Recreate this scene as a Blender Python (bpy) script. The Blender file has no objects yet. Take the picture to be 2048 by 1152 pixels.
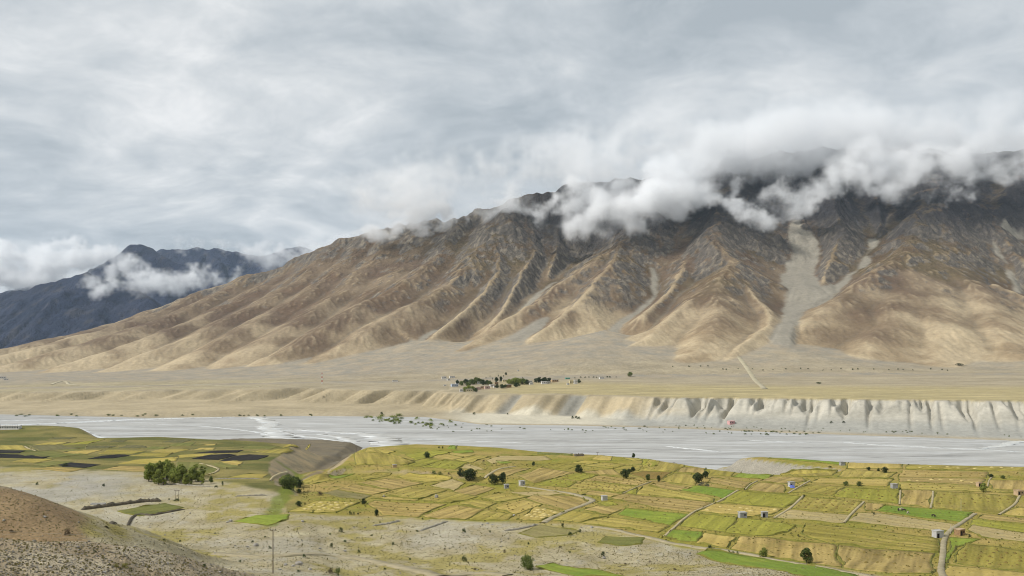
import bpy, math, random, time
import numpy as np
T0 = time.time()
random.seed(7)
RNG = np.random.default_rng(7)
scene = bpy.context.scene
COL = scene.collection

# ------------------------------------------------------------------ camera, world, sun, exposure
F, CX, HY, CZ = 1774.0, 1024.0, 700.0, 110.0      # focal length / horizon of the 2048 px photograph, eye height above the river (m)
cam_data = bpy.data.cameras.new('camera')
cam_data.sensor_width = 36.0
cam_data.lens = 36.0 * F / 2048.0
cam_data.shift_y = (HY - 576.0) / 2048.0
cam_data.clip_start = 0.5
cam_data.clip_end = 60000.0
cam = bpy.data.objects.new('camera', cam_data)
cam.location = (0.0, 0.0, CZ)
cam.rotation_euler = (math.radians(90), 0.0, 0.0)
COL.objects.link(cam)
scene.camera = cam

SUN_DIR = np.array([-0.72, -0.24, 0.62]); SUN_DIR /= np.linalg.norm(SUN_DIR)
SUN_EL = math.asin(SUN_DIR[2]); SUN_AZ = math.atan2(SUN_DIR[0], SUN_DIR[1])
sun_data = bpy.data.lights.new('sun', 'SUN')
sun_data.energy = 4.1
sun_data.angle = math.radians(1.5)
sun_data.color = (1.0, 0.965, 0.915)
sun = bpy.data.objects.new('sun', sun_data)
from mathutils import Vector
sun.rotation_euler = Vector(tuple(-SUN_DIR)).to_track_quat('-Z', 'Y').to_euler()
sun.location = (-2000, -600, 3000)
COL.objects.link(sun)

scene.view_settings.view_transform = 'Standard'
scene.view_settings.look = 'None'
scene.view_settings.exposure = 0.0
scene.view_settings.gamma = 1.0
scene.view_settings.use_curve_mapping = False
scene.render.engine = 'CYCLES'
cy = scene.cycles
cy.use_denoising = True
cy.max_bounces = 9
cy.diffuse_bounces = 2
cy.glossy_bounces = 2
cy.transparent_max_bounces = 8
cy.volume_bounces = 7
cy.pixel_filter_type = 'BLACKMAN_HARRIS'
cy.filter_width = 1.05
cy.volume_step_rate = 1.0
cy.volume_max_steps = 256
cy.use_adaptive_sampling = True
cy.adaptive_threshold = 0.02


class NT:
    """small helper round a node tree"""
    def __init__(self, tree):
        self.t = tree; self.n = tree.nodes; self.l = tree.links
    def new(self, kind, **kw):
        nd = self.n.new(kind)
        for k, v in kw.items():
            if k.startswith('i_'):
                nd.inputs[k[2:].replace('_', ' ')].default_value = v
            else:
                setattr(nd, k, v)
        return nd
    def link(self, a, b): self.l.new(a, b)
    def setin(self, sock, v):
        if hasattr(v, 'is_output') or isinstance(v, bpy.types.NodeSocket): self.l.new(v, sock)
        else: sock.default_value = v
    def math(self, op, a, b=None, c=None, clamp=False):
        nd = self.n.new('ShaderNodeMath'); nd.operation = op; nd.use_clamp = clamp
        self.setin(nd.inputs[0], a)
        if b is not None: self.setin(nd.inputs[1], b)
        if c is not None: self.setin(nd.inputs[2], c)
        return nd.outputs[0]
    def vmath(self, op, a, b=None, scale=None):
        nd = self.n.new('ShaderNodeVectorMath'); nd.operation = op
        self.setin(nd.inputs[0], a)
        if b is not None: self.setin(nd.inputs[1], b)
        if scale is not None: self.setin(nd.inputs[3], scale)
        return nd.outputs[0]
    def noise(self, vec, scale, detail=4.0, rough=0.55, dist=0.0, w=None):
        nd = self.n.new('ShaderNodeTexNoise')
        self.setin(nd.inputs['Vector'], vec); nd.inputs['Scale'].default_value = scale
        nd.inputs['Detail'].default_value = detail; nd.inputs['Roughness'].default_value = rough
        nd.inputs['Distortion'].default_value = dist
        return nd.outputs['Fac']
    def ramp(self, fac, stops, interp='LINEAR'):
        nd = self.n.new('ShaderNodeValToRGB'); nd.color_ramp.interpolation = interp
        e = nd.color_ramp.elements
        while len(e) < len(stops): e.new(0.5)
        for k, (p, c) in enumerate(stops):
            e[k].position = p
            e[k].color = (c, c, c, 1) if not hasattr(c, '__len__') else tuple(c[:3]) + (1,)
        self.setin(nd.inputs[0], fac)
        return nd.outputs[0]
    def mix(self, fac, a, b, mode='MIX'):
        nd = self.n.new('ShaderNodeMix'); nd.data_type = 'RGBA'; nd.blend_type = mode
        self.setin(nd.inputs[0], fac)
        self.setin(nd.inputs[6], a if not isinstance(a, tuple) else tuple(a[:3]) + (1,))
        self.setin(nd.inputs[7], b if not isinstance(b, tuple) else tuple(b[:3]) + (1,))
        return nd.outputs[2]
    def maprange(self, v, a, b, c=0.0, d=1.0, smooth=True):
        nd = self.n.new('ShaderNodeMapRange'); nd.interpolation_type = 'SMOOTHSTEP' if smooth else 'LINEAR'
        self.setin(nd.inputs[0], v)
        for k, q in enumerate((a, b, c, d)): self.setin(nd.inputs[1 + k], q)
        return nd.outputs[0]


def lin(c):
    """sRGB 0..255 of a lit surface -> linear"""
    out = []
    for v in c:
        v = v / 255.0
        out.append(v / 12.92 if v <= 0.04045 else ((v + 0.055) / 1.055) ** 2.4)
    return tuple(out)


ALB = 0.77            # brightness of a lit horizontal surface relative to its albedo is about 1 / ALB
def alb(r, g, b, k=1.0):
    return tuple(min(0.9, v * ALB * k) for v in lin((r, g, b)))


world = bpy.data.worlds.new('World')
scene.world = world
world.use_nodes = True
w = NT(world.node_tree); w.n.clear()
sky = w.new('ShaderNodeTexSky', sky_type='NISHITA')
sky.sun_disc = False
sky.sun_elevation = SUN_EL
sky.sun_rotation = SUN_AZ
sky.altitude = 3600
sky.air_density = 1.0; sky.dust_density = 0.6; sky.ozone_density = 1.0
tc = w.new('ShaderNodeTexCoord')
sep = w.new('ShaderNodeSeparateXYZ'); w.link(tc.outputs['Generated'], sep.inputs[0])
# a deck of overcast cloud a few kilometres up: directions are carried to a level sheet so that it recedes to the horizon
zz = w.math('ADD', w.math('MAXIMUM', sep.outputs[2], 0.0), 0.22)
comb = w.new('ShaderNodeCombineXYZ')
w.link(w.math('DIVIDE', sep.outputs[0], zz), comb.inputs[0])
w.link(w.math('DIVIDE', sep.outputs[1], zz), comb.inputs[1])
rot = w.new('ShaderNodeMapping'); rot.inputs['Rotation'].default_value = (0, 0, math.radians(24)); rot.inputs['Scale'].default_value = (0.85, 0.9, 1.0)
rot.inputs['Location'].default_value = (1.35, 0.4, 0)
w.link(comb.outputs[0], rot.inputs[0])
v0 = rot.outputs[0]
warp = w.new('ShaderNodeTexNoise'); w.link(v0, warp.inputs['Vector']); warp.inputs['Scale'].default_value = 1.3; warp.inputs['Detail'].default_value = 3
vw = w.vmath('ADD', v0, w.vmath('SCALE', w.vmath('SUBTRACT', warp.outputs['Color'], (0.5, 0.5, 0.5)), scale=0.55))
n1 = w.noise(vw, 0.9, 7, 0.52)
n2 = w.noise(vw, 2.8, 8, 0.58)
n3 = w.noise(vw, 8.0, 6, 0.6)
nn = w.math('ADD', w.math('ADD', w.math('MULTIPLY', n1, 0.50), w.math('MULTIPLY', n2, 0.35)), w.math('MULTIPLY', n3, 0.15))
cloudcol = w.ramp(nn, [(0.41, (0.43, 0.48, 0.52)), (0.47, (0.555, 0.598, 0.632)), (0.525, (0.69, 0.72, 0.74)), (0.585, (0.88, 0.89, 0.895))])
skycol = w.vmath('SCALE', sky.outputs[0], scale=0.10)
cover = w.maprange(nn, 0.58, 0.66, 0.985, 0.94)
final = w.mix(cover, skycol, cloudcol)
# below the horizon: the haze of the ground, never seen directly
bg = w.new('ShaderNodeBackground'); bg.inputs[1].default_value = 1.0
w.link(final, bg.inputs[0])
wo = w.new('ShaderNodeOutputWorld'); w.link(bg.outputs[0], wo.inputs[0])

# ------------------------------------------------------------------ numeric helpers
def _h(ix, iy, seed):
    h = (ix.astype(np.uint32) * np.uint32(374761393) + iy.astype(np.uint32) * np.uint32(668265263) + np.uint32((seed * 974634777) & 0xFFFFFFFF))
    h = (h ^ (h >> np.uint32(13))) * np.uint32(1274126177)
    h = h ^ (h >> np.uint32(16))
    return h

def pnoise(x, y, seed=0):
    """gradient noise, about -0.7..0.7"""
    x = np.asarray(x, np.float32); y = np.asarray(y, np.float32)
    x0 = np.floor(x); y0 = np.floor(y)
    fx = x - x0; fy = y - y0
    ix = x0.astype(np.int64); iy = y0.astype(np.int64)
    u = fx * fx * fx * (fx * (fx * 6 - 15) + 10); v = fy * fy * fy * (fy * (fy * 6 - 15) + 10)
    def g(dx, dy):
        a = _h(ix + dx, iy + dy, seed).astype(np.float32) * np.float32(2 * math.pi / 4294967296.0)
        return np.cos(a) * (fx - dx) + np.sin(a) * (fy - dy)
    a = g(0, 0); b = g(1, 0); c = g(0, 1); d = g(1, 1)
    return (a + u * (b - a)) * (1 - v) + (c + u * (d - c)) * v

def fbm(x, y, octv=5, seed=0, gain=0.5, lac=2.03):
    s = 0; a = 1.0
    for k in range(octv):
        s = s + a * pnoise(x, y, seed + 17 * k)
        x = x * lac + 13.7; y = y * lac - 7.3; a *= gain
    return s

def ridged(x, y, octv=5, seed=0, gain=0.5, lac=2.03):
    s = 0; a = 1.0; tot = 0
    for k in range(octv):
        s = s + a * (1 - 2.2 * np.abs(pnoise(x, y, seed + 31 * k))); tot += a
        x = x * lac + 5.1; y = y * lac + 9.2; a *= gain
    return s / tot

def smax(a, b, k):
    h = np.maximum(k - np.abs(a - b), 0) / k
    return np.maximum(a, b) + h * h * k * 0.25

def sstep(x, a, b):
    t = np.clip((x - a) / (b - a), 0, 1)
    return t * t * (3 - 2 * t)

def P(px, py, Y):
    """a point of the photograph at the distance Y along the view axis -> world"""
    return ((px - CX) / F * Y, Y, CZ - (py - HY) / F * Y)

def plan(px, py, z):
    Y = (CZ - z) * F / (py - HY)
    return ((px - CX) / F * Y, Y)

def polyline_dist(X, Y, pts):
    """distance to a polyline, arc parameter t and the index-interpolated values of extra columns"""
    pts = np.asarray(pts, float)
    best = np.full(X.shape, 1e12); bt = np.zeros(X.shape); ex = [np.zeros(X.shape) for _ in range(pts.shape[1] - 2)]
    acc = 0.0
    for k in range(len(pts) - 1):
        a = pts[k]; b = pts[k + 1]
        dx, dy = b[0] - a[0], b[1] - a[1]; L2 = dx * dx + dy * dy + 1e-9; L = math.sqrt(L2)
        t = np.clip(((X - a[0]) * dx + (Y - a[1]) * dy) / L2, 0, 1)
        d = (X - a[0] - t * dx) ** 2 + (Y - a[1] - t * dy) ** 2
        m = d < best
        best = np.where(m, d, best); bt = np.where(m, acc + t * L, bt)
        for q in range(len(ex)):
            ex[q] = np.where(m, a[2 + q] + t * (b[2 + q] - a[2 + q]), ex[q])
        acc += L
    return np.sqrt(best), bt, ex

def in_poly(X, Y, pts):
    ins = np.zeros(X.shape, bool); n = len(pts); j = n - 1
    for i in range(n):
        xi, yi = pts[i][:2]; xj, yj = pts[j][:2]
        if yi != yj:
            ins ^= ((yi > Y) != (yj > Y)) & (X < (xj - xi) * (Y - yi) / (yj - yi) + xi)
        j = i
    return ins

def bilerp(A, x0, y0, cell, X, Y):
    fx = np.clip((X - x0) / cell, 0, A.shape[1] - 1.001); fy = np.clip((Y - y0) / cell, 0, A.shape[0] - 1.001)
    ix = fx.astype(int); iy = fy.astype(int); fx = fx - ix; fy = fy - iy
    return (A[iy, ix] * (1 - fx) + A[iy, ix + 1] * fx) * (1 - fy) + (A[iy + 1, ix] * (1 - fx) + A[iy + 1, ix + 1] * fx) * fy

def set_attr(me, name, arr):
    """arr (n,3) -> point colour attribute"""
    at = me.color_attributes.new(name, 'FLOAT_COLOR', 'POINT')
    buf = np.ones((arr.shape[0], 4), np.float32); buf[:, :arr.shape[1]] = arr
    at.data.foreach_set('color', buf.ravel())

def grid_object(name, X, Y, Z, mat, attrs=None, kind='structure', smooth=True):
    r, c = X.shape
    me = bpy.data.meshes.new(name)
    n = r * c
    co = np.stack([X, Y, Z], -1).reshape(-1, 3).astype(np.float32)
    idx = np.arange(n).reshape(r, c)
    q = np.stack([idx[:-1, :-1], idx[:-1, 1:], idx[1:, 1:], idx[1:, :-1]], -1).reshape(-1, 4).astype(np.int32)
    me.vertices.add(n); me.vertices.foreach_set('co', co.ravel())
    me.loops.add(q.size); me.loops.foreach_set('vertex_index', q.ravel())
    me.polygons.add(len(q)); me.polygons.foreach_set('loop_start', (np.arange(len(q)) * 4).astype(np.int32))
    me.polygons.foreach_set('loop_total', np.full(len(q), 4, np.int32))
    me.polygons.foreach_set('use_smooth', np.full(len(q), smooth, bool))
    me.update(calc_edges=True)
    for k, a in (attrs or {}).items(): set_attr(me, k, a.reshape(n, -1))
    me.materials.append(mat)
    o = bpy.data.objects.new(name, me); COL.objects.link(o)
    if kind: o['kind'] = kind
    return o

# ------------------------------------------------------------------ the near side: farm terraces above the river
TZ = 25.0
def pp(pts, z=TZ): return [plan(a, b, z) for a, b in pts]
EDGE_LEFT = pp([(-1500, 842), (-300, 848), (0, 852), (60, 854), (130, 859), (165, 868), (195, 875), (320, 871), (440, 876), (500, 879), (560, 884), (631, 889),
                (612, 899), (596, 912), (572, 930), (556, 946), (572, 960), (590, 985), (612, 1005), (620, 1040)]) 
POLY_LEFT = EDGE_LEFT + [(-60, 300), (-60, 20), (-2500, 20), (-2500, 1000)]
EDGE_RIGHT = pp([(560, 1040), (576, 1010), (600, 985), (594, 966), (602, 947), (650, 944), (682, 925), (705, 904), (735, 893), (830, 886), (920, 888), (1000, 890), (1100, 897), (1200, 905),
                 (1300, 915), (1400, 931), (1440, 938), (1520, 946), (1600, 945), (1690, 938), (1610, 930), (1540, 921), (1482, 913), (1520, 911), (1700, 923),
                 (2048, 931), (2600, 940), (3400, 950)])
POLY_RIGHT = EDGE_RIGHT + [(900, 20), (-90, 20), (-90, 300)]
BENCH = pp([(420, 880), (480, 876), (560, 877), (640, 879), (700, 884), (735, 890), (715, 905), (650, 912), (560, 930), (480, 930)], 7.0)

def near_z_full(X, Y):
    X = np.asarray(X, float); Y = np.asarray(Y, float)
    shp = X.shape
    dl, _, _ = polyline_dist(X, Y, POLY_LEFT + POLY_LEFT[:1]); il = in_poly(X, Y, POLY_LEFT)
    dr, _, _ = polyline_dist(X, Y, POLY_RIGHT + POLY_RIGHT[:1]); ir = in_poly(X, Y, POLY_RIGHT)
    db, _, _ = polyline_dist(X, Y, BENCH + BENCH[:1]); ib = in_poly(X, Y, BENCH)
    gl = 1 + 0.35 * pnoise(X / 9, Y / 60, 3) + 0.5 * pnoise(X / 30, Y / 60, 4)
    # rolling left terrace
    und = 1.5 * pnoise(X / 150, Y / 90, 21) + 0.6 * pnoise(X / 60, Y / 38, 22)
    zl = TZ + und * sstep(Y, 420, 560)
    # the brown knoll at the far left edge of the terrace
    dk, _, _ = polyline_dist(X, Y, [plan(-300, 861, TZ), plan(70, 866, TZ), plan(135, 868, TZ)])
    zl = zl + 7.0 * np.exp(-(dk / 42.0) ** 2)
    zl = np.where(il, zl - 1.6 * np.exp(-dl / 8.0), zl - 1.6 - 0.62 * dl * gl)
    # right terrace: a step up of about 4 m beyond the sandy bank
    step_line = pp([(640, 947), (690, 935), (740, 936), (800, 938), (870, 944), (930, 949), (985, 953)])
    ds, ts, _ = polyline_dist(X, Y, step_line)
    yl = np.interp(X, [p[0] for p in step_line], [p[1] for p in step_line])
    stepm = sstep(Y - yl + 3 * pnoise(X / 14, Y / 14, 8), -9, 6) * (1 - sstep(X, step_line[-1][0] - 60, step_line[-1][0] + 90))
    zr = TZ - 3.6 + 3.6 * np.maximum(stepm, sstep(X, step_line[-1][0] - 30, step_line[-1][0] + 160)) + 0.7 * pnoise(X / 120, Y / 90, 31)
    zr = zr + 3.6 * (1 - sstep(X, -125, -60)) * (1 - sstep(Y, 500, 560))
    zr = np.where(ir, zr - 1.2 * np.exp(-dr / 6.0), zr - 1.2 - 0.66 * dr * gl)
    zb = 7.0 + 0.8 * pnoise(X / 25, Y / 25, 41) + np.where(ib, 0, -0.5 * db)
    z = smax(smax(zl, zr, 3.0), zb, 2.0)
    z = np.maximum(z, -4.0)
    # gully floor between the two terraces
    floor = [plan(580, 978, 21) + (21.0,), plan(587, 963, 17) + (17.0,), plan(600, 950, 14) + (13.5,), plan(640, 941, 9) + (9.0,), plan(692, 909, 5) + (4.0,), plan(740, 892, 1) + (-2.0,)]
    dg, _, ex = polyline_dist(X, Y, floor)
    cut = ex[0] + 0.55 * np.maximum(dg - 3.0, 0)
    z = np.where(Y > 330, np.minimum(z, cut + 100 * sstep(dg, 30, 60)), z)
    # the hillside under the camera
    s = 372 - Y - 0.10 * X + 14 * pnoise(X / 90, Y / 90, 51)
    rise = 0.2 * 0.5 * (s + np.sqrt(s * s + 60 * 60)) - 0.2 * 0.5 * 60 * np.exp(-np.maximum(-s, 0) / 120.0)
    z = z + np.maximum(rise, 0) * (1 - sstep(Y, 420, 520))
    # left knoll and the rocky shoulder in front of it
    kn = [P(-500, 850, 330), P(-150, 938, 292), P(0, 980, 280), P(80, 1018, 272), P(135, 1056, 264), P(180, 1096, 256)]
    d, t, ex = polyline_dist(X, Y, kn)
    z = smax(z, ex[0] - 0.50 * (np.sqrt(d * d + 49) - 7) * (1 + 0.25 * pnoise(t / 9, d / 40, 61)), 3.0)
    sh = [P(-300, 1074, 112), P(0, 1080, 120), P(200, 1090, 126), P(350, 1112, 132), P(520, 1150, 142), P(640, 1180, 150)]
    d, t, ex = polyline_dist(X, Y, sh)
    z = smax(z, ex[0] - 0.30 * (np.sqrt(d * d + 25) - 5), 2.0)
    # roughness of the stony ground, none on the tilled terrace
    rough = 1 - sstep(Y, 380, 470)
    z = z + rough * (0.9 * fbm(X / 26, Y / 26, 4, 71) + 0.22 * fbm(X / 3.1, Y / 3.1, 3, 75))
    z = np.minimum(z, CZ - 1.8 + np.maximum(0, np.hypot(X, Y) - 40) * 0.2)
    return z

NX0, NY0, NC = -900.0, 40.0, 2.0
_nx, _ny = np.meshgrid(NX0 + NC * np.arange(901), NY0 + NC * np.arange(561))
NEARR = near_z_full(_nx, _ny)
def near_z(X, Y): return bilerp(NEARR, NX0, NY0, NC, np.asarray(X, float), np.asarray(Y, float))
print('near raster', round(time.time() - T0, 1))
_marchY = np.concatenate([np.linspace(70, 1500, 900)])
def G(px, py):
    """where the sight line of a pixel meets the near ground"""
    X = (px - CX) / F * _marchY; zr = CZ - (py - HY) / F * _marchY
    dz = zr - near_z(X, _marchY)
    k = np.argmax(dz < 0)
    if dz[k] >= 0 or k == 0: return None
    a, b = dz[k - 1], dz[k]; Y = _marchY[k - 1] + (_marchY[k] - _marchY[k - 1]) * a / (a - b)
    return ((px - CX) / F * Y, Y, CZ - (py - HY) / F * Y)

# ------------------------------------------------------------------ the far side: bluffs, fans and the mountain wall
PROF = {  # column of the photograph -> (distance, height) knots of the ground from the river edge up to the foot of the mountain
    -700: [(1560, -3), (1600, 0), (1640, 6), (1800, 12), (1860, 20), (2400, 30), (3200, 34), (4800, 44)],
    0:    [(1490, -3), (1525, 1), (1560, 5), (1750, 10), (1800, 22), (2300, 30), (3000, 34), (4800, 50)],
    300:  [(1410, -3), (1445, 1), (1460, 8), (1720, 13), (1785, 27), (2300, 36), (2700, 42), (3300, 60)],
    600:  [(1450, -3), (1487, 1), (1502, 9), (1680, 13), (1765, 33), (2200, 42), (2600, 55), (3200, 90)],
    850:  [(1430, -3), (1465, 1), (1500, 6), (1580, 11), (1650, 33), (1900, 38), (2200, 50), (2700, 85)],
    960:  [(1290, -2), (1320, 1), (1478, 4), (1522, 20), (1560, 32), (1900, 42), (2200, 53), (2700, 95)],
    1150: [(1270, -2), (1300, 1), (1412, 4), (1446, 20), (1478, 35), (1900, 45), (2200, 57), (2700, 95)],
    1348: [(1230, -2), (1255, 1), (1288, 6), (1322, 22), (1346, 36.5), (1900, 47), (2150, 58), (2700, 98)],
    1600: [(1150, -2), (1180, 1), (1215, 7), (1258, 24), (1281, 38.5), (1800, 46), (2150, 60), (2700, 98)],
    2048: [(1060, -2), (1080, 1), (1125, 7), (1166, 24), (1194, 40), (1800, 50), (2100, 62), (2700, 100)],
    3000: [(980, -2), (1000, 1), (1045, 6), (1100, 22), (1160, 39), (1700, 52), (2100, 66), (2700, 105)],
}
_pc = sorted(PROF); _pa = np.array([[k for kn in PROF[c] for k in kn] for c in _pc], float)  # columns x (knots of y,z)
def far_base(X, Y):
    px = CX + F * X / Y
    # flutes: the ground is pushed towards and away from the river
    right = sstep(px, 1200, 1400); mid = sstep(px, 930, 1000) * (1 - right); left = 1 - right - mid
    sr = X - 0.42 * Y; sm = X - 0.50 * Y; sl = X - 0.55 * Y
    k = [np.interp(px, _pc, _pa[:, q]) for q in range(_pa.shape[1])]
    Yk = k[0::2]; Zk = k[1::2]
    hf = np.clip((Y - Yk[2]) / (Yk[4] - Yk[2]), 0, 1.3)      # buttresses: pointed at the rim, broad at the foot
    ph = sr / 58 + 0.55 * pnoise(sr / 110, Y / 900, 101) + 0.12 * pnoise(sr / 20, Y / 60, 102); nb = np.abs(2 * (ph - np.floor(ph)) - 1) * 0.5 * (0.75 + 0.5 * pnoise(sr / 90, Y / 900, 106)); nc_ = np.abs(pnoise(sr / 14, Y / 300, 103))
    fl_r = -120 * np.maximum(nb - (0.44 - 0.40 * hf), 0) - 52 * np.maximum(nc_ - (0.24 - 0.18 * hf), 0) + 10
    fl_m = 74 * pnoise(sm / 60, Y / 700, 107) + 14 * pnoise(sm / 17, Y / 200, 109)
    fl_l = 150 * pnoise(sl / 90, Y / 700, 111) + 60 * pnoise(sl / 34, Y / 300, 113) - 60 * np.abs(pnoise(sl / 14, Y / 260, 115))
    push = right * fl_r + mid * fl_m + left * fl_l
    # push only the scarp, not the river edge nor the fans
    wgt = sstep(Y, Yk[2] - 70, Yk[3] - 20) * (1 - sstep(Y, Yk[4] + 10, Yk[4] + 110))
    wgt = np.where(px < 900, sstep(Y, Yk[2], Yk[3]) * (1 - sstep(Y, Yk[4] + 150, Yk[4] + 450)), wgt)
    Ye = Y + push * wgt
    z = Zk[0] + 0 * X
    for q in range(len(Yk) - 1):
        t = np.clip((Ye - Yk[q]) / (Yk[q + 1] - Yk[q]), 0, 1)
        z = z + t * (Zk[q + 1] - Zk[q])
    z = z + (Ye - Yk[-1]).clip(0) * 0.05
    z = z + 0.8 * fbm(X / 40, Y / 40, 3, 121) * sstep(Y, Yk[1], Yk[2] + 60)
    return z

def R(pts): return [P(*p) for p in pts]
CREST = R([(-500, 745, 5300), (-200, 737, 4950), (0, 720, 4700), (100, 690, 4600), (200, 658, 4550), (300, 622, 4500), (400, 585, 4450), (500, 550, 4400), (600, 518, 4350), (655, 497, 4300), (690, 481, 4250),
           (760, 462, 4200), (830, 452, 4150), (920, 436, 4050), (1000, 416, 3950), (1040, 402, 3900), (1120, 378, 3900), (1200, 366, 3900), (1290, 362, 3900), (1330, 350, 3880), (1365, 366, 3900),
           (1450, 320, 3980), (1600, 305, 4000), (1750, 300, 4000), (1900, 312, 3950), (2050, 305, 3900), (2300, 300, 3900), (2700, 290, 4000), (3300, 300, 4200)])
RIDGES = [(CREST, 1.15, 14.0)]
def spur(c, foot, s=0.46, bend=0.0, z_foot=None, r=10.0, pw=0.9):
    a = np.array(c); fx, fy = foot
    zf = z_foot
    pts = []
    for k in range(9):
        t = k / 8.0
        x = a[0] + (fx - a[0]) * t + bend * math.sin(math.pi * t); y = a[1] + (fy - a[1]) * t
        pts.append((x, y, a[2] + (zf - a[2]) * t ** pw))
    RIDGES.append((pts, s, r))
for cpx, cpy, cY, fx, fy, zf in [(300, 622, 4500, -2350, 3250, 34), (400, 585, 4450, -2030, 3080, 36), (500, 550, 4400, -1760, 2950, 38), (600, 518, 4350, -1500, 2850, 40), (690, 481, 4250, -1270, 2740, 40),
                                 (745, 466, 4210, -1080, 2670, 42), (800, 455, 4170, -900, 2640, 46), (860, 446, 4110, -740, 2600, 48)]:
    spur(P(cpx, cpy, cY), (fx, fy), 0.40, 40, zf, 60.0, 0.80)
RIDGES += [
    (R([(1030, 405, 3900), (985, 475, 3600), (897, 572, 3230), (811, 617, 3000), (756, 642, 2890), (698, 681, 2750), (623, 724, 2600)]), 0.46, 40),
    (R([(940, 430, 4030), (870, 520, 3600), (790, 575, 3250), (700, 618, 3000), (610, 668, 2800), (545, 712, 2680)]), 0.44, 40),
    (R([(985, 475, 3600), (1000, 540, 3350), (960, 590, 3120), (905, 640, 2920), (868, 672, 2800)]), 0.62, 5),
    (R([(1060, 440, 3800), (1062, 500, 3560), (1040, 560, 3280), (1010, 610, 3060), (975, 655, 2860)]), 0.66, 4),
    (R([(1110, 420, 3850), (1112, 500, 3620), (1094, 560, 3380), (1075, 610, 3150), (1050, 650, 2930)]), 0.70, 4),
    (R([(924, 697, 2550), (990, 662, 2700), (1049, 619, 2850), (1120, 572, 3050), (1186, 517, 3250), (1244, 482, 3400), (1300, 425, 3620), (1330, 352, 3880)]), 0.50, 26),
    (R([(1002, 722, 2420), (1069, 674, 2600), (1147, 611, 2830), (1200, 556, 3040), (1244, 482, 3400)]), 0.46, 8),
    (R([(1450, 325, 3980), (1428, 460, 3380), (1457, 528, 3070), (1433, 560, 2900), (1370, 632, 2620), (1248, 676, 2450), (1150, 722, 2300)]), 0.48, 45),
    (R([(1433, 560, 2900), (1440, 618, 2620), (1405, 680, 2330), (1340, 733, 2140)]), 0.46, 55),
    (R([(1457, 528, 3070), (1500, 578, 2860), (1535, 618, 2660), (1540, 650, 2500), (1490, 690, 2310), (1440, 725, 2180)]), 0.50, 8),
    (R([(1428, 460, 3380), (1375, 520, 3220), (1335, 580, 2980), (1290, 632, 2720)]), 0.52, 8),
    (R([(1390, 600, 2740), (1320, 650, 2520), (1240, 705, 2300)]), 0.44, 10),
    (R([(1640, 305, 4000), (1666, 402, 3620), (1685, 470, 3360), (1660, 530, 3140), (1634, 584, 2960)]), 0.60, 6),
    (R([(1850, 300, 3980), (1850, 378, 3620), (1831, 470, 3270), (1807, 514, 3060), (1734, 560, 2850), (1637, 622, 2600), (1565, 676, 2430), (1515, 706, 2330)]), 0.46, 40),
    (R([(1807, 514, 3060), (1800, 580, 2780), (1760, 650, 2480), (1700, 715, 2250)]), 0.42, 80),
    (R([(1807, 514, 3060), (1850, 590, 2750), (1880, 650, 2460), (1870, 722, 2230)]), 0.42, 80),
    (R([(1831, 470, 3270), (1930, 560, 2880), (1990, 630, 2560), (2020, 700, 2280)]), 0.44, 60),
    (R([(1990, 570, 2860), (2100, 610, 2700), (2160, 680, 2350)]), 0.44, 14),
    (R([(2060, 310, 3900), (1990, 440, 3480), (2030, 500, 3250), (2090, 580, 2980)]), 0.52, 8),
    (R([(1740, 300, 4000), (1752, 400, 3680), (1765, 450, 3480)]), 0.75, 4),
    (R([(1530, 310, 4000), (1500, 410, 3680), (1515, 465, 3480)]), 0.75, 4),
    (R([(1600, 305, 4000), (1598, 400, 3720), (1610, 450, 3560)]), 0.80, 4),
    (R([(2300, 300, 3900), (2230, 440, 3400), (2200, 560, 2900), (2180, 690, 2330)]), 0.48, 12),
    (R([(2700, 290, 4000), (2560, 450, 3300), (2480, 600, 2700), (2440, 700, 2300)]), 0.48, 12),
]
SCREES = [  # centre line with half width: loose grey stone filling the bottoms of the couloirs
    [P(1590, 440, 3640) + (22,), P(1578, 478, 3480) + (62,), P(1566, 530, 3220) + (104,), P(1578, 585, 2940) + (84,), P(1592, 615, 2770) + (48,), P(1570, 650, 2590) + (30,), P(1540, 682, 2440) + (28,), P(1500, 708, 2340) + (25,)],
    [P(1745, 462, 3500) + (16,), P(1722, 515, 3280) + (20,), P(1690, 556, 3060) + (18,), P(1650, 592, 2880) + (16,), P(1604, 622, 2720) + (14,)],
    [P(1318, 490, 3330) + (8,), P(1296, 566, 3020) + (14,), P(1262, 618, 2790) + (34,), P(1205, 662, 2570) + (44,), P(1135, 703, 2390) + (60,)],
    [P(1132, 520, 3430) + (14,), P(1106, 596, 3110) + (16,), P(1066, 652, 2830) + (30,), P(1000, 690, 2620) + (60,)],
    [P(1958, 450, 3560) + (6,), P(1950, 505, 3300) + (8,), P(1972, 552, 3060) + (8,)],
    [P(880, 640, 2960) + (16,), P(850, 668, 2830) + (24,)],
]
FANS = [(P(1062, 657, 2800), 0.235), (P(1210, 660, 2570), 0.235), (P(1545, 678, 2440), 0.215), (P(868, 678, 2790), 0.22), (P(2080, 690, 2380), 0.2), (P(620, 716, 2720), 0.16), (P(420, 728, 2900), 0.12)]
GX0, GX1, GY0, GY1 = -3700.0, 3300.0, 1900.0, 4760.0

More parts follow.
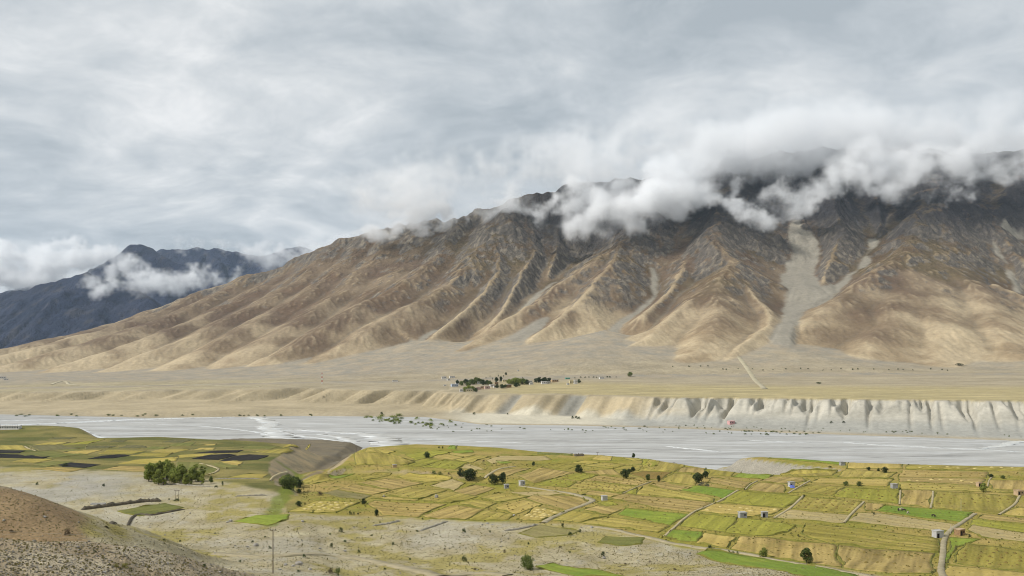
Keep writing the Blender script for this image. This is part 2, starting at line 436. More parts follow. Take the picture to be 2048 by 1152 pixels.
def snap_valley(pts, z, c, w=7, fill=0.42):
    """resample a couloir line and let it find the bottom of its valley"""
    pts = np.asarray(pts, float); out = []
    for k in range(len(pts) - 1):
        for t in np.linspace(0, 1, 6, endpoint=(k == len(pts) - 2)): out.append(pts[k] + (pts[k + 1] - pts[k]) * t)
    out = np.array(out); last = 1e9
    for p in out:
        ix = int((p[0] - GX0) / c); iy = int((p[1] - GY0) / c)
        W = z[iy - w:iy + w + 1, ix - w:ix + w + 1]
        a = np.argmin(W + 0.02 * c * np.hypot(*np.meshgrid(np.arange(-w, w + 1), np.arange(-w, w + 1), indexing='ij')))
        p[0] = GX0 + (ix - w + a % (2 * w + 1)) * c; p[1] = GY0 + (iy - w + a // (2 * w + 1)) * c
        last = min(last - 1.0, W.ravel()[a] + fill * p[3]); p[2] = last
    sm = out.copy()
    for _ in range(3): sm[1:-1] = (sm[:-2] + 2 * sm[1:-1] + sm[2:]) / 4
    return sm

def build_mountain():
    c = 10.0
    xs = np.arange(GX0, GX1 + c, c); ys = np.arange(GY0, GY1 + c, c)
    X, Y = np.meshgrid(xs, ys)
    wx = 26 * fbm(X / 260, Y / 260, 3, 201); wy = 26 * fbm(X / 260, Y / 260, 3, 205)
    Xw, Yw = X + wx, Y + wy
    base = far_base(X, Y)
    z = np.full(X.shape, -50.0)
    for k, (pts, s, r) in enumerate(RIDGES):
        d, t, ex = polyline_dist(Xw, Yw, pts)
        Lr = sum(math.hypot(pts[q + 1][0] - pts[q][0], pts[q + 1][1] - pts[q][1]) for q in range(len(pts) - 1))
        g = (pts[0][2] - pts[-1][2]) / Lr                      # fall of the ridge line itself: gullies run down the true fall line
        tt = t - d * g / s * 0.9 + 26 * pnoise(X / 90, Y / 90, 199)
        lf_ = 1 - 0.6 * (1 - sstep(CX + F * X / Y, 650, 950))
        fl = 1 + lf_ * 0.42 * pnoise(tt / 170 + 7.7 * k, d / 900, 211 + k) + lf_ * 0.09 * pnoise(tt / 58 + 3.1 * k, d / 500, 251 + k) * sstep(pnoise(X / 300, Y / 300, 198), -0.2, 0.3)
        drop = 1.38 * s * (np.sqrt(d * d + r * r) - r) * fl
        z = smax(z, ex[0] - drop, 7.0)
    h = np.clip((z - base - 60) / 450.0, 0, 1)
    z = z + h * (46 * ridged(X / 260, Y / 260, 5, 301, 0.55) - 22) + sstep(h, 0.7, 1.0) * (16 * ridged(X / 75, Y / 75, 3, 303) - 6) + np.clip((z - base) / 90.0, 0, 1) * 5 * fbm(X / 190, Y / 190, 3, 309)
    scree = np.zeros(X.shape)
    for pts in SCREES:
        main = pts[1][3] > 50
        pts = snap_valley(pts, z, c, 5 if main else 7, 0.50 if main else 0.42)
        d, t, ex = polyline_dist(Xw * 0.4 + X * 0.6, Yw * 0.4 + Y * 0.6, pts)
        zz = ex[0] - 0.10 * np.minimum(d, ex[1]) - 1.3 * np.maximum(d - ex[1], 0)
        scree = np.where(zz > z - 4, np.maximum(scree, sstep(zz - z, -4, 3)), scree)
        z = smax(z, zz, 6.0)
    fan = base
    for (ax, ay, az), k in FANS:
        d = np.hypot(X - ax, Y - ay)
        zz = az - k * d + 0.00007 * d * d
        zz = np.where(d > 900, -50, zz) - np.clip(Y - ay, 0, None) * 0.4
        fan = smax(fan, zz, 14.0)
    scree = np.maximum(scree, sstep(fan - z, -3, 3) * sstep(fan - base, 0.5, 6) * 0.7)
    ground = sstep(fan - z, -2, 4)
    z = smax(z, fan, 5.0)
    return X, Y, z, scree, ground

def upsample(A):
    r, c = A.shape
    B = np.empty((2 * r - 1, 2 * c - 1), A.dtype)
    B[::2, ::2] = A; B[1::2, ::2] = 0.5 * (A[1:] + A[:-1]); B[:, 1::2] = 0.5 * (B[:, 2::2] + B[:, :-2:2])
    return B

def erode(H, cell, hard, batches=6, n=60000, steps=40):
    """many drops of rain run down at once, cutting rills and leaving silt"""
    r, c = H.shape
    H = H / cell
    flow = np.zeros(r * c)
    rng = np.random.default_rng(3)
    for b in range(batches):
        px = rng.uniform(1, c - 2.01, n); py = rng.uniform(1, r - 2.01, n)
        dx = np.zeros(n); dy = np.zeros(n); sp = np.ones(n); wat = np.ones(n); sed = np.zeros(n)
        for s in range(steps):
            ix = px.astype(int); iy = py.astype(int); u = px - ix; v = py - iy
            k = iy * c + ix; Hf = H.ravel()
            a = Hf[k]; bb = Hf[k + 1]; cc = Hf[k + c]; d = Hf[k + c + 1]
            gx = (bb - a) * (1 - v) + (d - cc) * v; gy = (cc - a) * (1 - u) + (d - bb) * u
            h0 = (a * (1 - u) + bb * u) * (1 - v) + (cc * (1 - u) + d * u) * v
            dx = dx * 0.25 - gx * 0.75; dy = dy * 0.25 - gy * 0.75
            L = np.sqrt(dx * dx + dy * dy) + 1e-9
            dx /= L; dy /= L
            nx = np.clip(px + dx, 1, c - 2.01); ny = np.clip(py + dy, 1, r - 2.01)
            jx = nx.astype(int); jy = ny.astype(int); uu = nx - jx; vv = ny - jy
            kk = jy * c + jx
            h1 = (Hf[kk] * (1 - uu) + Hf[kk + 1] * uu) * (1 - vv) + (Hf[kk + c] * (1 - uu) + Hf[kk + c + 1] * uu) * vv
            dh = h1 - h0
            cap = np.maximum(-dh, 0.012) * sp * wat * 3.2
            over = sed > cap
            dep = np.where(dh > 0, np.minimum(dh, sed), np.where(over, (sed - cap) * 0.12, 0.0))
            er = np.where((dh <= 0) & ~over, np.minimum((cap - sed) * 0.22, -dh * 0.55), 0.0) * hard.ravel()[k]
            sed += er - dep
            amt = dep - er
            w00 = (1 - u) * (1 - v) * amt; w10 = u * (1 - v) * amt; w01 = (1 - u) * v * amt; w11 = u * v * amt
            D = np.bincount(np.concatenate([k, k + 1, k + c, k + c + 1]), np.concatenate([w00, w10, w01, w11]), minlength=r * c)
            D = np.clip(D, -0.10, 0.08)
            H = H + D.reshape(r, c)
            flow += np.bincount(k, wat, minlength=r * c)
            sp = np.clip(np.sqrt(np.maximum(sp * sp - dh * 2.0, 0.05)), 0.2, 2.5); wat *= 0.975
            px, py = nx, ny
    return H * cell, flow.reshape(r, c)

def blur(A, n=1):
    for _ in range(n):
        B = np.pad(A, 1, mode='edge')
        A = (B[:-2, 1:-1] + B[2:, 1:-1] + B[1:-1, :-2] + B[1:-1, 2:] + 4 * B[1:-1, 1:-1]) / 8
    return A

_mx, _my, MZ, MSCREE, MGROUND = build_mountain()
print('mountain base', round(time.time() - T0, 1))
MZ = upsample(MZ); MSCREE = upsample(MSCREE); MGROUND = upsample(MGROUND); MC = 5.0
_X, _Y = np.meshgrid(GX0 + MC * np.arange(MZ.shape[1]), GY0 + MC * np.arange(MZ.shape[0]))
_mask = (1 - MGROUND) * (1 - 0.9 * MSCREE)
MZ = MZ + _mask * (1.3 * fbm(_X / 30, _Y / 30, 3, 401))
_Z0 = MZ.copy()
MZ, MFLOW = erode(MZ, MC, 0.08 + 0.92 * blur(_mask, 2))
edge = sstep(_Y, GY0 + 20, GY0 + 160)
MZ = _Z0 + blur(MZ - _Z0, 1) * edge * (0.36 + 0.54 * sstep(_Z0 + 150 * sstep(CX + F * _X / _Y, 860, 960) * (1 - sstep(CX + F * _X / _Y, 1100, 1180)), 240, 560))
MFLOW = blur(np.log1p(MFLOW), 1)
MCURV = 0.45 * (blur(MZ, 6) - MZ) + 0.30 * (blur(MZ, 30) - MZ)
print('eroded', round(time.time() - T0, 1), MZ.shape)

def far_z(X, Y):
    b = far_base(X, Y)
    m = bilerp(MZ, GX0, GY0, MC, X, Y)
    return b + (m - b) * sstep(Y, GY0 + 5, GY0 + 180)

# ------------------------------------------------------------------ ground materials
def earth_material(name, fine=0.35, mid=0.05, bump=0.35, rough=0.95, contrast=0.35, speck=0.0, speck_scale=0.5, streak=None):
    """vertex albedo broken up by noise in world space, with relief"""
    m = bpy.data.materials.new(name); m.use_nodes = True
    t = NT(m.node_tree); t.n.clear()
    geo = t.new('ShaderNodeNewGeometry'); pos = geo.outputs['Position']
    at = t.new('ShaderNodeAttribute', attribute_name='Col')
    a = t.noise(pos, fine, 6, 0.62)
    b = t.noise(pos, mid, 6, 0.6, 0.4)
    rug = at.outputs['Alpha']
    f = t.math('ADD', t.math('MULTIPLY', a, 0.55), t.math('MULTIPLY', b, 0.45))
    k = t.math('ADD', 1.0, t.math('MULTIPLY', t.maprange(f, 0.3, 0.7, -contrast, contrast, smooth=False), t.math('ADD', 0.45, t.math('MULTIPLY', rug, 0.55))))
    col = t.vmath('SCALE', at.outputs['Color'], scale=k)
    if streak:
        sc = t.new('ShaderNodeMapping'); t.link(pos, sc.inputs[0]); sc.inputs['Scale'].default_value = streak
        sn = t.noise(sc.outputs[0], 1.0, 6, 0.6, 0.5)
        col = t.vmath('SCALE', col, scale=t.maprange(sn, 0.3, 0.7, 0.80, 1.16, smooth=False))
    if speck:
        vor = t.new('ShaderNodeTexVoronoi'); t.link(pos, vor.inputs['Vector']); vor.inputs['Scale'].default_value = speck_scale
        pick = t.maprange(t.math('MULTIPLY', vor.outputs['Distance'], 1.0), 0.15, 0.35, 1, 0)
        hue = t.new('ShaderNodeSeparateColor'); t.link(vor.outputs['Color'], hue.inputs[0])
        on = t.math('MULTIPLY', pick, t.maprange(hue.outputs[0], 0.45, 0.6, 0, 1))
        tone = t.maprange(hue.outputs[1], 0.0, 1.0, 0.35, 1.5)
        col = t.mix(t.math('MULTIPLY', on, speck), col, t.vmath('SCALE', col, scale=tone))
    bs = t.new('ShaderNodeBsdfPrincipled'); bs.inputs['Roughness'].default_value = rough
    bs.inputs['Specular IOR Level'].default_value = 0.15
    t.link(col, bs.inputs['Base Color'])
    if bump:
        # creased relief: folded noise gives ribs and cracks instead of soft waves
        cr = t.math('ABSOLUTE', t.math('SUBTRACT', t.noise(pos, fine * 0.45, 7, 0.62, 0.3), 0.5))
        bp = t.new('ShaderNodeBump'); t.link(t.math('MULTIPLY', rug, bump), bp.inputs['Strength']); bp.inputs['Distance'].default_value = 1.0 / fine
        t.link(t.math('SUBTRACT', t.math('MULTIPLY', a, 0.8), t.math('MULTIPLY', cr, 2.2)), bp.inputs['Height']); t.link(bp.outputs[0], bs.inputs['Normal'])
    o = t.new('ShaderNodeOutputMaterial'); t.link(bs.outputs[0], o.inputs[0])
    return m

def mixc(a, b, f): 
    f = np.clip(f, 0, 1)[..., None]
    return np.asarray(a) * (1 - f) + np.asarray(b) * f

def slope_of(Z, X, Y):
    gy = np.gradient(Z, axis=0) / np.maximum(np.gradient(Y, axis=0), 1e-6)
    gx = np.gradient(Z, axis=1) / np.maximum(np.abs(np.gradient(X, axis=1)), 1e-6)
    return np.hypot(gx, gy)

def sheet(u0, u1, nc, Ys):
    u = np.linspace(u0, u1, nc)
    Y = np.repeat(np.asarray(Ys)[:, None], nc, 1)
    return u[None, :] * Y, Y

BEIGE = alb(192, 174, 142); TAN = alb(160, 141, 111); BROWN = alb(108, 91, 75); RUST = alb(116, 93, 72)
ROCK = alb(112, 106, 98); DARK = alb(58, 57, 60); SCREE = alb(150, 144, 130); FAN = alb(172, 158, 134); PALE = alb(200, 190, 165)

def mountain_colour(X, Y, Z):
    sl = bilerp(np.hypot(*np.gradient(MZ, MC)), GX0, GY0, MC, X, Y)
    cv = bilerp(MCURV, GX0, GY0, MC, X, Y)
    fl = bilerp(MFLOW, GX0, GY0, MC, X, Y)
    sc = bilerp(MSCREE, GX0, GY0, MC, X, Y); gr = bilerp(MGROUND, GX0, GY0, MC, X, Y)
    px = CX + F * X / Y
    n1 = fbm(X / 180, Y / 180, 4, 501); n2 = fbm(X / 45, Y / 45, 4, 511)
    hz = Z + 60 * n1
    left = 1 - sstep(px, 650, 1000)
    OLIVE = alb(100, 88, 62)
    n0 = fbm(X / 420, Y / 420, 3, 521)
    c = mixc(BEIGE, TAN, sstep(0.7 * n1 + 0.5 * n0 + 0.25 * n2 + hz / 450, 0.0, 0.7))
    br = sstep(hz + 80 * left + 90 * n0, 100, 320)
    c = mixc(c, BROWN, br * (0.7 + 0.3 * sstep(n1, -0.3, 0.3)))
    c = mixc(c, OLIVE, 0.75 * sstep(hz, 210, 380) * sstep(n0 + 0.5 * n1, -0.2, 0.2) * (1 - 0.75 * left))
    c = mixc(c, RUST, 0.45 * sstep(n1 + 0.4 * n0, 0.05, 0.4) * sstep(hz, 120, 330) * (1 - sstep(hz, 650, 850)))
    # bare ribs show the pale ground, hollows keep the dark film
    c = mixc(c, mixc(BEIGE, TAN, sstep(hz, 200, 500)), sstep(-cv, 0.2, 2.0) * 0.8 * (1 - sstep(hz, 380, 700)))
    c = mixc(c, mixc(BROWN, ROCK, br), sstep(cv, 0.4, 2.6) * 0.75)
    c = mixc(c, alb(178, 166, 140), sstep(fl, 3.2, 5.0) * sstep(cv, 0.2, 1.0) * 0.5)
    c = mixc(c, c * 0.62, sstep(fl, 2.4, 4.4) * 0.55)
    rk = sstep(sl + 0.35 * n2, 0.66, 0.9) * sstep(hz, 170, 330)
    c = mixc(c, mixc(ROCK, alb(150, 140, 124), sstep(fbm(X / 22, Y / 22, 3, 531), 0.0, 0.35)), rk * 0.9)
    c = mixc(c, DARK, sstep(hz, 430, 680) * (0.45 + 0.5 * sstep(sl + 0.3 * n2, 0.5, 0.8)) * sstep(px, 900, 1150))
    c = mixc(c, SCREE, sc * 0.95)
    g = mixc(FAN, SCREE, 0.5 + 0.9 * n2)
    c = mixc(c, g, gr)
    rug = 0.16 + 0.84 * np.clip(np.maximum(rk, sstep(hz - 60 * left, 300, 520)), 0, 1)
    rug = rug * (1 - 0.7 * np.clip(sc + gr, 0, 1)) + 0.12
    return np.concatenate([c, rug[..., None]], -1)

def far_terrace_colour(X, Y, Z):
    px = CX + F * X / Y
    k = [np.interp(px, _pc, _pa[:, q]) for q in range(_pa.shape[1])]
    Yk = k[0::2]
    n1 = fbm(X / 120, Y / 60, 4, 601); n2 = fbm(X / 30, Y / 30, 4, 611); ns = fbm(X / 160, Y / 14, 4, 621)
    c = mixc(alb(178, 165, 138), alb(160, 148, 122), 0.5 + n1)
    # cropped strips on the terrace top
    Zr = k[1::2][4]
    top = sstep(Z, Zr - 4, Zr - 1) * sstep(Y, Yk[4] + 10, Yk[4] + 40) * (1 - sstep(Y, Yk[4] + 250, Yk[4] + 460)) * sstep(px, 940, 1050)
    c = mixc(c, mixc(alb(190, 174, 130), alb(164, 152, 112), 0.5 + 1.3 * ns), top)
    lt = sstep(Y, Yk[4] + 20, Yk[4] + 80) * (1 - sstep(Y, Yk[4] + 300, Yk[4] + 600)) * (1 - sstep(px, 400, 700))
    c = mixc(c, mixc(alb(186, 172, 138), alb(160, 150, 120), 0.5 + 1.3 * ns), 0.8 * lt)
    scarp = sstep(Y, Yk[2] - 30, Yk[2] + 20) * np.maximum(1 - sstep(Y, Yk[4] - 15, Yk[4] + 25), (1 - sstep(Z, Zr - 3, Zr - 0.5)) * (1 - sstep(Y, Yk[4] + 100, Yk[4] + 140)))
    right = sstep(px + 110 * n1, 1210, 1400)
    pale = mixc(alb(200, 194, 178), alb(178, 173, 158), 0.5 + n2)
    c = mixc(c, mixc(mixc(alb(190, 174, 142), alb(170, 156, 126), 0.5 + n1), pale, right), scarp)
    # grey gullies in the middle bluff
    gul = sstep(-pnoise((X - 0.50 * Y) / 60, Y / 700, 107), 0.10, 0.30)
    c = mixc(c, alb(150, 148, 138), gul * scarp * sstep(px, 940, 1000) * (1 - right) * 0.9)
    apron = sstep(Y, Yk[1] - 10, Yk[1] + 10) * (1 - sstep(Y, Yk[2], Yk[2] + 24))
    c = mixc(c, mixc(alb(168, 166, 156), alb(206, 198, 176), sstep(px, 960, 900) if False else (1 - sstep(px, 1150, 1300))), apron * sstep(px, 860, 960))
    c = mixc(c, alb(186, 188, 186), 1 - sstep(Y, Yk[1] - 25, Yk[1] - 5))
    return np.concatenate([c, np.full(c.shape[:-1] + (1,), 0.4)], -1)

# ------------------------------------------------------------------ sheets
NEAR_MAT = earth_material('stony_ground', 0.9, 0.06, 0.5, contrast=0.34, speck=0.9, speck_scale=0.75)
TERR_MAT = earth_material('terrace_ground', 0.16, 0.02, 0.5, contrast=0.32)
MTN_MAT = earth_material('mountain_ground', 0.085, 0.014, 0.85, contrast=0.42)
DIST_MAT = earth_material('distant_rock_shaded', 0.02, 0.004, 0.9, contrast=0.45)

def near_colour(X, Y, Z):
    n1 = fbm(X / 60, Y / 60, 4, 701); n2 = fbm(X / 14, Y / 14, 4, 711); n3 = fbm(X / 5, Y / 5, 3, 721)
    px = CX + F * X / Y; py = HY + F * (CZ - Z) / Y
    stony = mixc(alb(188, 177, 144), alb(164, 152, 116), 0.5 + 0.9 * n2)
    stony = mixc(stony, alb(164, 152, 84), sstep(n1 + 0.6 * n2 + 0.3 * n3, 0.02, 0.4) * 0.8)
    stony = mixc(stony, alb(184, 178, 160), sstep(-n1 + 0.5 * n3, 0.15, 0.45) * 0.6)
    farm = mixc(alb(150, 142, 60), alb(172, 150, 88), 0.5 + 1.2 * n1 + 0.4 * n2)
    farm = mixc(farm, alb(120, 130, 44), sstep(n2 + n3 * 0.5, 0.1, 0.5) * 0.6)
    farml = mixc(alb(106, 106, 54), alb(146, 134, 80), 0.5 + 1.4 * fbm(X / 90, Y / 30, 3, 731))
    farml = mixc(farml, alb(88, 94, 46), sstep(fbm(X / 70, Y / 26, 3, 741), 0.05, 0.35) * 0.7)
    isl = 1 - sstep(px, 540, 640)
    farm = mixc(farm, farml, isl)
    # border of the tilled land towards the stony slope, measured on the ground
    lim = np.interp(px, [-400, 0, 150, 300, 420, 560, 575, 760, 980, 1170, 1300, 1400, 1560, 1740, 1900], [930, 934, 938, 945, 958, 985, 1026, 1034, 1042, 1050, 1080, 1100, 1120, 1148, 1180])
    st = sstep(py + 5 * n2 + 5 * n1, lim - 3, lim + 4)
    c = mixc(farm, stony, st)
    # the brown knoll and the dark rubble of the shoulder
    kn = (1 - sstep(px + 25 * n2, 150, 190)) * sstep(py, 950, 985) * (1 - sstep(py, 1085, 1100)) * (1 - sstep(Y, 285, 330)) * sstep(Y, 200, 240)
    c = mixc(c, mixc(alb(156, 134, 100), alb(140, 118, 88), 0.5 + n2), kn)
    sh = 1 - sstep(Y + 30 * n1, 150, 185)
    c = mixc(c, mixc(alb(166, 149, 120), alb(188, 175, 148), 0.5 + 1.4 * n3 + n2), sh)
    # gravelly outwash on the left
    gv = sstep(n1 + 0.15, 0.0, 0.3) * (1 - sstep(px, 180, 420)) * sstep(py, 940, 955) * (1 - sstep(py, 1010, 1040)) * (1 - kn)
    c = mixc(c, alb(172, 168, 158), gv * 0.8)
    # bare scarps above the river
    sl = slope_of(Z, X, Y)
    sc = sstep(sl, 0.22, 0.42) * sstep(Y, 430, 520)
    c = mixc(c, mixc(alb(182, 162, 126), mixc(alb(150, 140, 116), alb(166, 160, 146), sstep(px, 1300, 1420)), np.maximum(0.5 + n2, sstep(px, 1300, 1420))), sc * 0.95)
    bench = (1 - sstep(Z, 8.5, 12)) * sstep(Y, 500, 600)
    c = mixc(c, mixc(alb(134, 122, 98), alb(116, 108, 92), 0.5 + n2), bench)
    # green damp ground down in the gully
    gl = [plan(540, 1050, 25), plan(560, 1010, 23), plan(585, 965, 18), plan(600, 948, 14), plan(560, 935, 18)]
    d, _, _ = polyline_dist(X, Y, gl)
    c = mixc(c, alb(120, 132, 48), (1 - sstep(d + 4 * n2, 2, 6)) * 0.8)
    return c

Yn = np.exp(np.linspace(math.log(60), math.log(1120), 430))
X, Y = sheet(-0.78, 0.78, 700, Yn)
Z = near_z(X, Y)
near_ground = grid_object('ground', X, Y, Z, NEAR_MAT, {'Col': near_colour(X, Y, Z)})
print('near', round(time.time() - T0, 1))

Yf = np.concatenate([np.linspace(960, 1180, 50, endpoint=False), np.linspace(1180, 1420, 110, endpoint=False), np.linspace(1420, 1600, 60, endpoint=False), np.linspace(1600, 2010, 60)])
X, Y = sheet(-0.80, 0.80, 900, Yf)
Z = far_z(X, Y)
grid_object('far_terrace', X, Y, Z, TERR_MAT, {'Col': mixc(far_terrace_colour(X, Y, Z), mountain_colour(X, Y, Z), sstep(Y, 1900, 2000))})
Yf = np.concatenate([np.linspace(1995, 2700, 190, endpoint=False), np.linspace(2700, 4150, 300, endpoint=False), np.linspace(4150, 4740, 60)])
X, Y = sheet(-0.76, 0.76, 1020, Yf)
Z = far_z(X, Y)
px_ = CX + F * X / Y
tb = sstep(Y + 120 * fbm(X / 200, Y / 200, 2, 801), 2040, 2300)
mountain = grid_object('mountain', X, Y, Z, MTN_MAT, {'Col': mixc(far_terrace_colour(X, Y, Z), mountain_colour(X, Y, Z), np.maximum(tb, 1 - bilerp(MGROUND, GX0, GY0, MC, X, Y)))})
print('far', round(time.time() - T0, 1))

# distant massif up the valley
DR = [(R([(-700, 560, 7600), (-300, 585, 7600), (0, 592, 7500), (100, 568, 7400), (172, 546, 7300), (190, 546, 7300), (222, 566, 7200), (300, 598, 6900), (345, 640, 6500), (380, 690, 6200)]), 0.62),
      (R([(172, 546, 7300), (120, 600, 6900), (60, 680, 6400)]), 0.6), (R([(222, 566, 7200), (200, 640, 6600), (150, 700, 6200)]), 0.6),
      (R([(0, 592, 7500), (-60, 640, 7000), (-120, 700, 6500)]), 0.6),
      (R([(-300, 580, 10000), (0, 580, 9900), (150, 560, 9700), (225, 522, 9600), (265, 487, 9500), (282, 492, 9500), (305, 497, 9500), (330, 512, 9400), (400, 540, 9200), (470, 575, 8900), (560, 640, 8400)]), 0.7),
      (R([(300, 497, 9500), (330, 560, 9000), (330, 620, 8400)]), 0.7),
      (R([(330, 500, 11500), (430, 497, 11500), (470, 505, 11400), (520, 515, 11300), (600, 492, 11300), (680, 520, 11000), (760, 560, 10800)]), 0.7),
      (R([(430, 497, 11500), (450, 560, 10600), (440, 620, 9900)]), 0.7), (R([(520, 515, 11300), (540, 570, 10500), (560, 620, 9900)]), 0.7)]
Yd = np.linspace(5600, 12600, 330)
X, Y = sheet(-0.85, 0.05, 560, Yd)
Z = np.full(X.shape, 0.0)
wx = 120 * fbm(X / 900, Y / 900, 4, 901); wy = 120 * fbm(X / 900, Y / 900, 4, 905)
for k, (pts, s) in enumerate(DR):
    d, t, ex = polyline_dist(X + wx, Y + wy, pts)
    fl = 1 + 0.35 * pnoise(t / 240 + 5.3 * k, d / 1500, 911 + k) + 0.22 * pnoise(t / 90, d / 700, 931 + k)
    Z = smax(Z, ex[0] - s * (np.sqrt(d * d + 400) - 20) * fl, 12.0)
Z = Z + np.clip(Z / 300, 0, 1) * (70 * ridged(X / 420, Y / 420, 5, 941) - 40)
Z = np.maximum(Z, -3.0)
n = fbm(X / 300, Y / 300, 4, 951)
shaded_col = mixc(alb(58, 64, 84), alb(42, 52, 76), 0.5 + n)  # dark blue stands in for cloud shadow and distance haze on the massif
shaded_col = mixc(shaded_col, alb(88, 86, 90), sstep(fbm(X / 120, Y / 120, 4, 961), 0.15, 0.5) * 0.6)
grid_object('distant_mountain', X, Y, Z, DIST_MAT, {'Col': shaded_col})
print('distant', round(time.time() - T0, 1))

# ------------------------------------------------------------------ the river bed
def river_material():
    m = bpy.data.materials.new('river_sand'); m.use_nodes = True
    t = NT(m.node_tree); t.n.clear()
    geo = t.new('ShaderNodeNewGeometry'); pos = geo.outputs['Position']
    def st(sx, sy, rot=0.0):
        mp = t.new('ShaderNodeMapping'); t.link(pos, mp.inputs[0]); mp.inputs['Scale'].default_value = (sx, sy, 1); mp.inputs['Rotation'].default_value = (0, 0, rot)
        return mp.outputs[0]
    a = t.noise(st(0.004, 0.022, 0.18), 1.0, 7, 0.6, 0.8)
    b = t.noise(st(0.016, 0.10, 0.14), 1.0, 6, 0.62, 0.6)
    c = t.noise(st(0.08, 0.4, 0.1), 1.0, 5, 0.6)
    f = t.math('ADD', t.math('ADD', t.math('MULTIPLY', a, 0.36), t.math('MULTIPLY', b, 0.40)), t.math('MULTIPLY', c, 0.24))
    col = t.ramp(f, [(0.36, alb(130, 130, 127)), (0.45, alb(168, 167, 162)), (0.51, alb(180, 179, 174)), (0.59, alb(194, 193, 188)), (0.70, alb(214, 214, 210))])
    wet = t.maprange(t.noise(st(0.006, 0.045, 0.2), 1.0, 5, 0.6, 1.2), 0.52, 0.60)
    col = t.mix(t.math('MULTIPLY', wet, 0.55), col, alb(206, 207, 205))
    bs = t.new('ShaderNodeBsdfPrincipled'); t.link(col, bs.inputs['Base Color'])
    t.link(t.maprange(wet, 0, 1, 0.95, 0.6), bs.inputs['Roughness']); bs.inputs['Specular IOR Level'].default_value = 0.12
    bp = t.new('ShaderNodeBump'); bp.inputs['Strength'].default_value = 0.3; bp.inputs['Distance'].default_value = 2.0
    t.link(f, bp.inputs['Height']); t.link(bp.outputs[0], bs.inputs['Normal'])
    o = t.new('ShaderNodeOutputMaterial'); t.link(bs.outputs[0], o.inputs[0])
    return m
Yr = np.exp(np.linspace(math.log(480), math.log(14000), 60))
X, Y = sheet(-1.3, 1.3, 80, Yr)
grid_object('river_bed', X, Y, 0.25 * fbm(X / 120, Y / 60, 3, 1001), river_material())

# ------------------------------------------------------------------ generic builders
def solid(name, c1, c2=None, scale=1.0, rough=0.9, contrast=1.0, bump=0.0, spec=0.2):
    """paint, plaster, stone or leaf: two tones broken up by noise"""
    m = bpy.data.materials.new(name); m.use_nodes = True
    t = NT(m.node_tree); t.n.clear()
    geo = t.new('ShaderNodeNewGeometry')
    n = t.noise(geo.outputs['Position'], scale, 5, 0.6)
    c2 = c2 or tuple(v * 0.72 for v in c1)
    col = t.mix(t.maprange(n, 0.5 - 0.2 / contrast, 0.5 + 0.2 / contrast), c1, c2)
    bs = t.new('ShaderNodeBsdfPrincipled'); bs.inputs['Roughness'].default_value = rough; bs.inputs['Specular IOR Level'].default_value = spec
    t.link(col, bs.inputs['Base Color'])
    if bump:
        bp = t.new('ShaderNodeBump'); bp.inputs['Strength'].default_value = bump; bp.inputs['Distance'].default_value = 0.3 / scale
        t.link(n, bp.inputs['Height']); t.link(bp.outputs[0], bs.inputs['Normal'])
    o = t.new('ShaderNodeOutputMaterial'); t.link(bs.outputs[0], o.inputs[0])
    return m

def mesh_from(name, verts, faces, mat, smooth=False):
    me = bpy.data.meshes.new(name); me.from_pydata([tuple(v) for v in verts], [], faces); me.update()
    me.materials.append(mat)
    if smooth: me.polygons.foreach_set('use_smooth', np.ones(len(me.polygons), bool))
    return me

def put(name, me, loc=(0, 0, 0), rz=0.0, parent=None, label=None, cat=None, group=None, kind=None, sc=None):
    o = bpy.data.objects.new(name, me); COL.objects.link(o)
    o.location = loc; o.rotation_euler = (0, 0, rz)
    if sc is not None: o.scale = sc if hasattr(sc, '__len__') else (sc, sc, sc)
    if parent is not None: o.parent = parent
    if label: o['label'] = label
    if cat: o['category'] = cat
    if group: o['group'] = group
    if kind: o['kind'] = kind
    return o

def boxes(lst):
    """(cx, cy, cz, sx, sy, sz) boxes -> verts, faces"""
    V, Fc = [], []
    for cx, cy, cz, sx, sy, sz in lst:
        b = len(V)
        for dx in (-.5, .5):
            for dy in (-.5, .5):
                for dz in (-.5, .5): V.append((cx + dx * sx, cy + dy * sy, cz + dz * sz))
        Fc += [tuple(b + q for q in f) for f in ((0, 1, 3, 2), (4, 6, 7, 5), (0, 4, 5, 1), (2, 3, 7, 6), (0, 2, 6, 4), (1, 5, 7, 3))]
    return V, Fc

